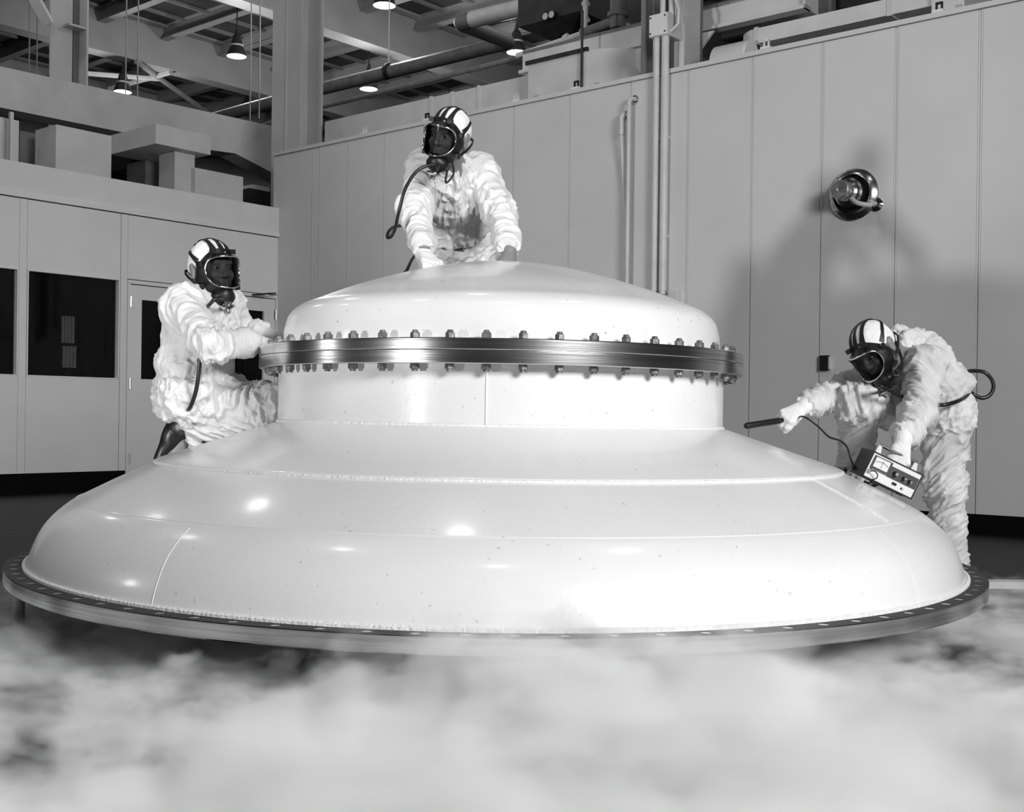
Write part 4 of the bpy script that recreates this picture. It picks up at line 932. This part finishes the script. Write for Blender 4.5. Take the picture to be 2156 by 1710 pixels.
p1, G1 = build_person('worker in white coverall and black full-face mask leaning over the domed lid', npv(-.17, 1.2, .72), J, R, 11, dict(L=False, R=True), g=.90, ga=.72, gl=.86)  # ungloved left hand: grey skin stands in for a shaded glove
rg = reg_pt(R, J['head'])
hose(p1, [rg, A_(922, 350, 5.13), A_(903, 348, 5.10), A_(876, 362, 5.08), A_(853, 398, 5.08), A_(840, 445, 5.10), A_(832, 480, 5.14), A_(824, 497, 5.16), A_(816, 500, 5.18), A_(817, 490, 5.2), A_(827, 479, 5.24), A_(846, 475, 5.34)], .0075)
hose(p1, [A_(905, 492, 5.45), A_(886, 520, 5.40), A_(868, 545, 5.25), A_(858, 566, 5.15), A_(846, 590, 5.2), A_(840, 660, 5.7)], .0075)
hose(p1, [J['head'] + R @ npv(-.06, .05, -.095), J['head'] + R @ npv(-.065, .035, -.15), J['head'] + R @ npv(-.045, .06, -.19), J['head'] + R @ npv(-.03, .03, -.13)], .005, 'neck_strap')
# 2: kneeling on the cone at the left
J = dict(pel=A_(402, 832, 4.94), hipR=A_(398, 835, 4.85), hipL=A_(410, 832, 5.03), waist=A_(412, 762, 4.95), chest=A_(424, 692, 4.95), neck=A_(430, 634, 4.95), head=A_(447, 570, 4.93),
         shR=A_(388, 648, 4.82), shL=A_(476, 646, 5.10), elR=A_(444, 724, 4.62), wrR=A_(534, 722, 4.80), elL=A_(512, 716, 5.2), wrL=A_(553, 706, 5.10),
         knR=A_(545, 862, 4.93), knL=A_(552, 858, 5.2), anR=A_(404, 900, 4.90), anL=A_(412, 896, 5.12), toeR=npv(-.35, 0, -1), toeL=npv(-.35, 0, -1), buR=npv(1, 0, -.25), buL=npv(1, 0, -.25))
J['extra'] = [Ell(A_(372, 800, 4.92), (.085, .12, .055), k=.05, fold=(30, 12, .014, .4)), Ell(A_(352, 790, 4.90), (.035, .07, .03), k=.03, fold=(40, 14, .010, .4))]
J['handR'] = (J['wrR'] + npv(.012, 0, .004), npv(1, .12, -.10), npv(0, -.1, -1), 1, .13, (.7, .1)); J['handL'] = (J['wrL'] + npv(.012, 0, .004), npv(1, -.15, -.12), npv(0, .1, -1), -1, .13, (.7, .1))
R = frame_from((.72, -.69, -.02), (-.10, .0, 1))
p2, G2 = build_person('worker in white coverall and black mask kneeling on the cone with hands on the flange', npv(-1.25, .0, .70), J, R, 23, dict(L=True, R=True), g=.95, belt_t=.55, ga=.78, gl=.95)
rg = reg_pt(R, J['head'])
hose(p2, [rg, A_(474, 632, 4.72), A_(456, 628, 4.72), A_(442, 640, 4.72), A_(436, 648, 4.80)], .0075)
hose(p2, [A_(428, 722, 4.70), A_(423, 735, 4.66), A_(419, 780, 4.66), A_(412, 825, 4.68), A_(400, 858, 4.72), A_(388, 865, 4.80), A_(372, 850, 4.95)], .0085)
hose(p2, [A_(362, 846, 4.95), A_(356, 860, 4.93), A_(348, 868, 4.92)], .010, 'hose_end', 'pipe')
# 3: bending with the meter at the right
J = dict(pel=A_(1988, 868, 5.45), hipL=A_(1993, 872, 5.36), hipR=A_(1976, 870, 5.54), waist=A_(1978, 815, 5.42), chest=A_(1936, 760, 5.38), neck=A_(1884, 724, 5.30), head=A_(1842, 738, 5.19),
         shL=A_(1946, 772, 5.18), shR=A_(1870, 772, 5.52), elL=A_(1932, 872, 5.02), wrL=A_(1902, 925, 4.81), elR=A_(1780, 822, 5.42), wrR=A_(1694, 857, 5.14),
         knL=A_(1988, 1010, 5.40), anL=npv(2.05, .47, .10), knR=A_(1806, 850, 5.24), anR=A_(1804, 980, 5.40), toeL=npv(-1, -.2, 0), toeR=npv(-1, -.25, -.2), buL=Z3, buR=Z3)
J['handL'] = (J['wrL'] + npv(-.006, -.006, -.016), npv(-.22, -.30, -.92), npv(.1, .95, -.25), -1, [.95, 1.0, 1.0, 1.0], (.4, .8)); J['handR'] = (J['wrR'] + npv(-.016, -.004, -.006), npv(-.82, -.30, -.42), npv(-.25, .55, -.75), 1, [.85, .9, .9, .95], (.35, .9))
R = frame_from((-.60, -.52, -.62), (-.62, -.10, .78))
p3, G3 = build_person('worker in white coverall and black mask bending over with a meter and probe', npv(1.9, .45, 0), J, R, 37, dict(L=True, R=True), suit=('suitd', 'suitd'), g=.84, belt_t=.25, ga=.80, gl=.86)
rg = reg_pt(R, J['head'])
hose(p3, [rg, A_(1850, 812, 5.02), A_(1880, 826, 5.05), A_(1910, 842, 5.15), A_(1935, 850, 5.22)], .0085)
hose(p3, [A_(1968, 853, 5.16), A_(1990, 852, 5.15), A_(2015, 845, 5.18), A_(2032, 836, 5.26), A_(2042, 824, 5.36)], .009)
hose(p3, [A_(2031, 784, 5.42), A_(2048, 781, 5.40), A_(2072, 784, 5.38), A_(2088, 800, 5.38), A_(2091, 818, 5.38), A_(2082, 833, 5.38), A_(2066, 838, 5.38), A_(2048, 830, 5.38), A_(2040, 822, 5.40)], .009)
hose(p3, [A_(1885, 720, 5.16), A_(1895, 745, 5.12), A_(1900, 768, 5.10), A_(1893, 788, 5.08), A_(1882, 790, 5.08), A_(1880, 775, 5.08), A_(1888, 760, 5.1)], .006, 'neck_strap')

# ------------------------------------------------------------------ meter, probe, cable
TLc, TRc, BLc = at(1834, 950, 4.70), at(1937, 1000, 4.725), at(1815, 1002, 4.705)
ux = nrm(TRc - TLc); uz = TLc - BLc; uz = nrm(uz - ux * (uz @ ux)); uy = np.cross(uz, ux)      # uy points away from the viewer
MW, MH, MD = float(np.linalg.norm(TRc - TLc)), .110, .13
if uy[1] < 0: uy = -uy
def mp(x, y, z): return BLc + ux * x + uz * z + uy * y       # x along the face, z up the face, y into the case
mt = thing('radiation_meter', 'portable meter with white face and analogue dial held on the vessel by the bending worker', 'meter', BLc + ux * MW / 2)
def mbox(n_, a, b, y0, y1, c, d, m_, par=None): return obj(n_, MB().box(mp, a, b, y0, y1, c, d), M[m_], par or mt)
mbox('case', 0, MW, .004, MD, 0, MH, 'case')
mm = MB()
for (a, b, c, d) in ((0, MW, 0, .005), (0, MW, MH - .004, MH), (0, .003, 0, MH), (MW - .004, MW, 0, MH)): mm.box(mp, a, b, -.004, .006, c, d)
obj('case_rim', mm, M['case'], mt)
fp = mbox('face_plate', .003, MW - .004, .0, .005, .005, MH - .004, 'face')
dl = mbox('dial_housing', .012, .090, -.010, .0, .046, .098, 'panel')
mbox('dial_face', .017, .080, -.0115, -.010, .053, .094, 'face', dl)
mm = MB(); cx_, cz_ = .0485, .030
mm.tube([mp(cx_ + .052 * math.sin(q), -.0125, cz_ + .050 * math.cos(q)) for q in np.linspace(-.55, .55, 13)], .0005, 4); obj('dial_scale', mm, M['ink'], dl)
for q in np.linspace(-.55, .55, 9): obj('scale_tick', MB().tube([mp(cx_ + .052 * math.sin(q), -.0125, cz_ + .050 * math.cos(q)), mp(cx_ + .056 * math.sin(q), -.0125, cz_ + .055 * math.cos(q))], .0004, 4), M['ink'], dl)
obj('needle', MB().tube([mp(cx_, -.013, .056), mp(cx_ + .002, -.013, .086)], .0006, 4), M['ink'], dl)
kp = mbox('control_panel', .090, MW - .006, -.002, .0, .040, .086, 'panel')
for (x, z, r, nm) in ((.118, .064, .0115, 'range_knob'), (.158, .062, .008, 'knob'), (.186, .060, .008, 'knob')):
    kn = obj(nm, MB().lathe([(r, 0), (r, .006), (r * .72, .008), (r * .66, .019), (.0001, .019)], mp(x, -.002, z), -uy, 18), M['case'], mt, smooth=True)
    obj('knob_cap', MB().lathe([(r * .5, .019), (r * .62, .0195), (r * .6, .0205), (r * .35, .0205)], mp(x, -.002, z), -uy, 16), M['chrome'], kn, smooth=True)
    for q in np.linspace(-2.3, 2.3, 9 if nm == 'range_knob' else 5): obj('knob_mark', MB().tube([mp(x + (r + .003) * math.sin(q), -.0022, z + (r + .003) * math.cos(q)), mp(x + (r + .0055) * math.sin(q), -.0022, z + (r + .0055) * math.cos(q))], .0006, 4), M['mark'], kp)
for x in (.128, .136 + .002): obj('jack', MB().lathe([(.0055, 0), (.0055, .004), (.003, .004), (.003, .001), (.0001, .001)], mp(x, .0, .026), -uy, 14), M['ink'], mt, smooth=True)
sw_ = obj('toggle_switch', MB().lathe([(.004, 0), (.004, .003), (.0001, .003)], mp(.168, .0, .022), -uy, 12), M['ink'], mt); obj('toggle_lever', MB().tube([mp(.168, -.003, .022), mp(.176, -.010, .021)], .0012, 5), M['chrome'], sw_)
cn = obj('cable_connector', MB().lathe([(.0085, 0), (.0085, .008), (.0065, .010), (.0065, .018), (.0001, .018)], mp(.016, .0, .034), -uy, 16), M['chrome'], mt, smooth=True)
obj('connector_lead', MB().tube(spl([mp(.016, -.018, .034), mp(.030, -.026, .036), mp(.046, -.024, .028), mp(.050, -.016, .014), mp(.042, -.006, .004), mp(.034, .0, -.001)], 6), .0024, 7), M['hose'], mt, smooth=True)
for x in (.045, .165): obj('rubber_foot', MB().box(mp, x, x + .02, .0, .02, -.005, 0), M['rubber'], mt)
mm = MB(); mm.box(mp, .03, .205, .055, .095, MH + .030, MH + .040); mm.box(mp, .03, .205, .050, .056, MH + .022, MH + .040)
obj('carry_handle', MB().tube([mp(.026, .06, MH + .036), mp(.212, .06, MH + .036)], .0065, 10), M['brushed'], mt, smooth=True, angle=60)
for x in (.03, .196): obj('handle_bracket', MB().prism([mp(x - .004, .05, MH), mp(x + .022, .05, MH), mp(x + .013, .055, MH + .038), mp(x, .055, MH + .038)], uy * .012), M['fascia'], mt)
obj('handle_plate', MB().box(mp, .10, .205, .075, .079, MH, MH + .034), M['fascia'], mt)
# probe wand
w0, w1 = at(1570, 897, 4.97), at(1640, 886, 5.09); wv = nrm(w1 - w0)
wd_ = thing('probe_wand', 'black cylindrical probe held out over the cone by the bending worker', 'probe', w0)
obj('barrel', MB().tube([w0, w0 + wv * .004, w1], [.0115, .0135, .0135], 16), M['case'], wd_, smooth=True, angle=50)
obj('end_cap', MB().tube([w0 - wv * .002, w0 + wv * .002], .010, 14), M['rubber'], wd_, smooth=True, angle=50)
obj('grip', MB().tube([w1, w1 + wv * .11], [.0105, .0095], 12), M['rubber'], wd_, smooth=True, angle=50)
cab = [w1 + wv * .10, at(1693, 878, 5.05), at(1722, 898, 5.0), at(1745, 920, 4.95), at(1768, 928, 4.90), at(1783, 942, 4.88), at(1790, 965, 4.86), at(1800, 990, 4.86), mp(-.012, .10, .02), mp(.004, .12, .03)]
single('probe_cable', MB().tube(spl(cab, 6), .0042, 7), M['hose'], 'thin black cable looping from the probe to the meter', 'cable', cab[0], smooth=True)
#@@FOG
# ------------------------------------------------------------------ ground fog
FOGB = ((.28, -2.06, .62, .30, .20), (-.4, -2.65, 1.5, .45, .08), (1.2, -2.65, .9, .5, .06), (-1.08, -2.28, .30, .20, -.24), (.1, -2.42, .5, .07, -.07), (1.1, -1.95, .35, .08, -.08), (-1.25, -1.62, .75, .26, -.13), (1.75, -1.2, .7, .6, -.09))
def fog_material():
    m = bpy.data.materials.new('ground_fog_vapour'); m.use_nodes = True; nt = m.node_tree; N = nt.nodes; L = nt.links
    N.remove(N['Principled BSDF']); out = N['Material Output']
    tc = N.new('ShaderNodeTexCoord'); sp = N.new('ShaderNodeSeparateXYZ'); L.new(tc.outputs['Object'], sp.inputs[0])
    def mth(op, a, b=None, c=None, clamp=False):
        n = N.new('ShaderNodeMath'); n.operation = op; n.use_clamp = clamp
        for i, v in enumerate((a, b, c)):
            if v is None: continue
            if isinstance(v, (int, float)): n.inputs[i].default_value = v
            else: L.new(v, n.inputs[i])
        return n.outputs[0]
    X, Y, Z = sp.outputs
    def noise(scale, sx, sy, sz, det, dist, rough=.5, off=0.):
        mpn = N.new('ShaderNodeMapping'); mpn.inputs['Scale'].default_value = (sx, sy, sz); mpn.inputs['Location'].default_value = (off, off * .7, 0); L.new(tc.outputs['Object'], mpn.inputs[0])
        n = N.new('ShaderNodeTexNoise'); n.inputs['Scale'].default_value = scale; n.inputs['Detail'].default_value = det; n.inputs['Distortion'].default_value = dist; n.inputs['Roughness'].default_value = rough
        L.new(mpn.outputs[0], n.inputs['Vector']); return n.outputs['Fac']
    def gauss(cx, cy, ax, ay):
        dx = mth('DIVIDE', mth('SUBTRACT', X, cx), ax); dy = mth('DIVIDE', mth('SUBTRACT', Y, cy), ay)
        return mth('EXPONENT', mth('MULTIPLY', mth('ADD', mth('MULTIPLY', dx, dx), mth('MULTIPLY', dy, dy)), -1.0))
    n1 = noise(2.9, 1, 1.7, 1.6, 5, .4, .58)
    h = .15
    for (cx, cy, ax, ay, hh) in FOGB: h = mth('ADD', h, mth('MULTIPLY', gauss(cx, cy, ax, ay), hh))
    h = mth('ADD', h, mth('MULTIPLY', mth('SUBTRACT', n1, .5), .74))
    n2 = noise(8.0, 1, 1.5, 1.6, 2, 0., .55, 1.7); h = mth('ADD', h, mth('MULTIPLY', mth('SUBTRACT', n2, .5), .24))
    h = mth('SUBTRACT', h, mth('MAXIMUM', mth('MULTIPLY', mth('ADD', Y, 1.7), .05), 0))
    d = mth('DIVIDE', mth('SUBTRACT', h, Z), .18, clamp=True)
    d = mth('MULTIPLY', mth('POWER', d, 1.3), 22.0)
    v = N.new('ShaderNodeVolumePrincipled'); v.inputs['Color'].default_value = (.995, .995, .995, 1); v.inputs['Anisotropy'].default_value = -.25
    L.new(d, v.inputs['Density']); L.new(v.outputs[0], out.inputs['Volume'])
    try: m.cycles.volume_step_rate = 1.0
    except Exception: pass
    return m
def fog_top(x, y):
    h = .15 + sum(hh * math.exp(-((x - cx) / ax) ** 2 - ((y - cy) / ay) ** 2) for (cx, cy, ax, ay, hh) in FOGB)
    h -= max((y + 1.7) * .05, 0)
    return max(.03, h + .13)
fm = MB(); nx, ny = 90, 70; XS = np.linspace(-2.7, 2.9, nx); YS = np.linspace(-3.1, .9, ny)
for y in YS:
    for x in XS: fm.v.append((x, y, fog_top(x, y)))
nt_ = len(fm.v); fm.v += [(x, y, .002) for y in YS for x in XS]
for j in range(ny - 1):
    for i in range(nx - 1):
        q = j * nx + i; fm.f.append((q, q + 1, q + nx + 1, q + nx)); fm.f.append((nt_ + q, nt_ + q + nx, nt_ + q + nx + 1, nt_ + q + 1))
for i in range(nx - 1): fm.f += [(i, nt_ + i, nt_ + i + 1, i + 1), ((ny - 1) * nx + i, (ny - 1) * nx + i + 1, nt_ + (ny - 1) * nx + i + 1, nt_ + (ny - 1) * nx + i)]
for j in range(ny - 1): fm.f += [(j * nx, (j + 1) * nx, nt_ + (j + 1) * nx, nt_ + j * nx), (j * nx + nx - 1, nt_ + j * nx + nx - 1, nt_ + (j + 1) * nx + nx - 1, (j + 1) * nx + nx - 1)]
fog = link_mesh('ground_fog', fm.v, fm.f, fog_material(), None, (0, 0, 0))
tag(fog, 'white ground fog spreading over the dark floor in front of the vessel', 'fog', kind='stuff')
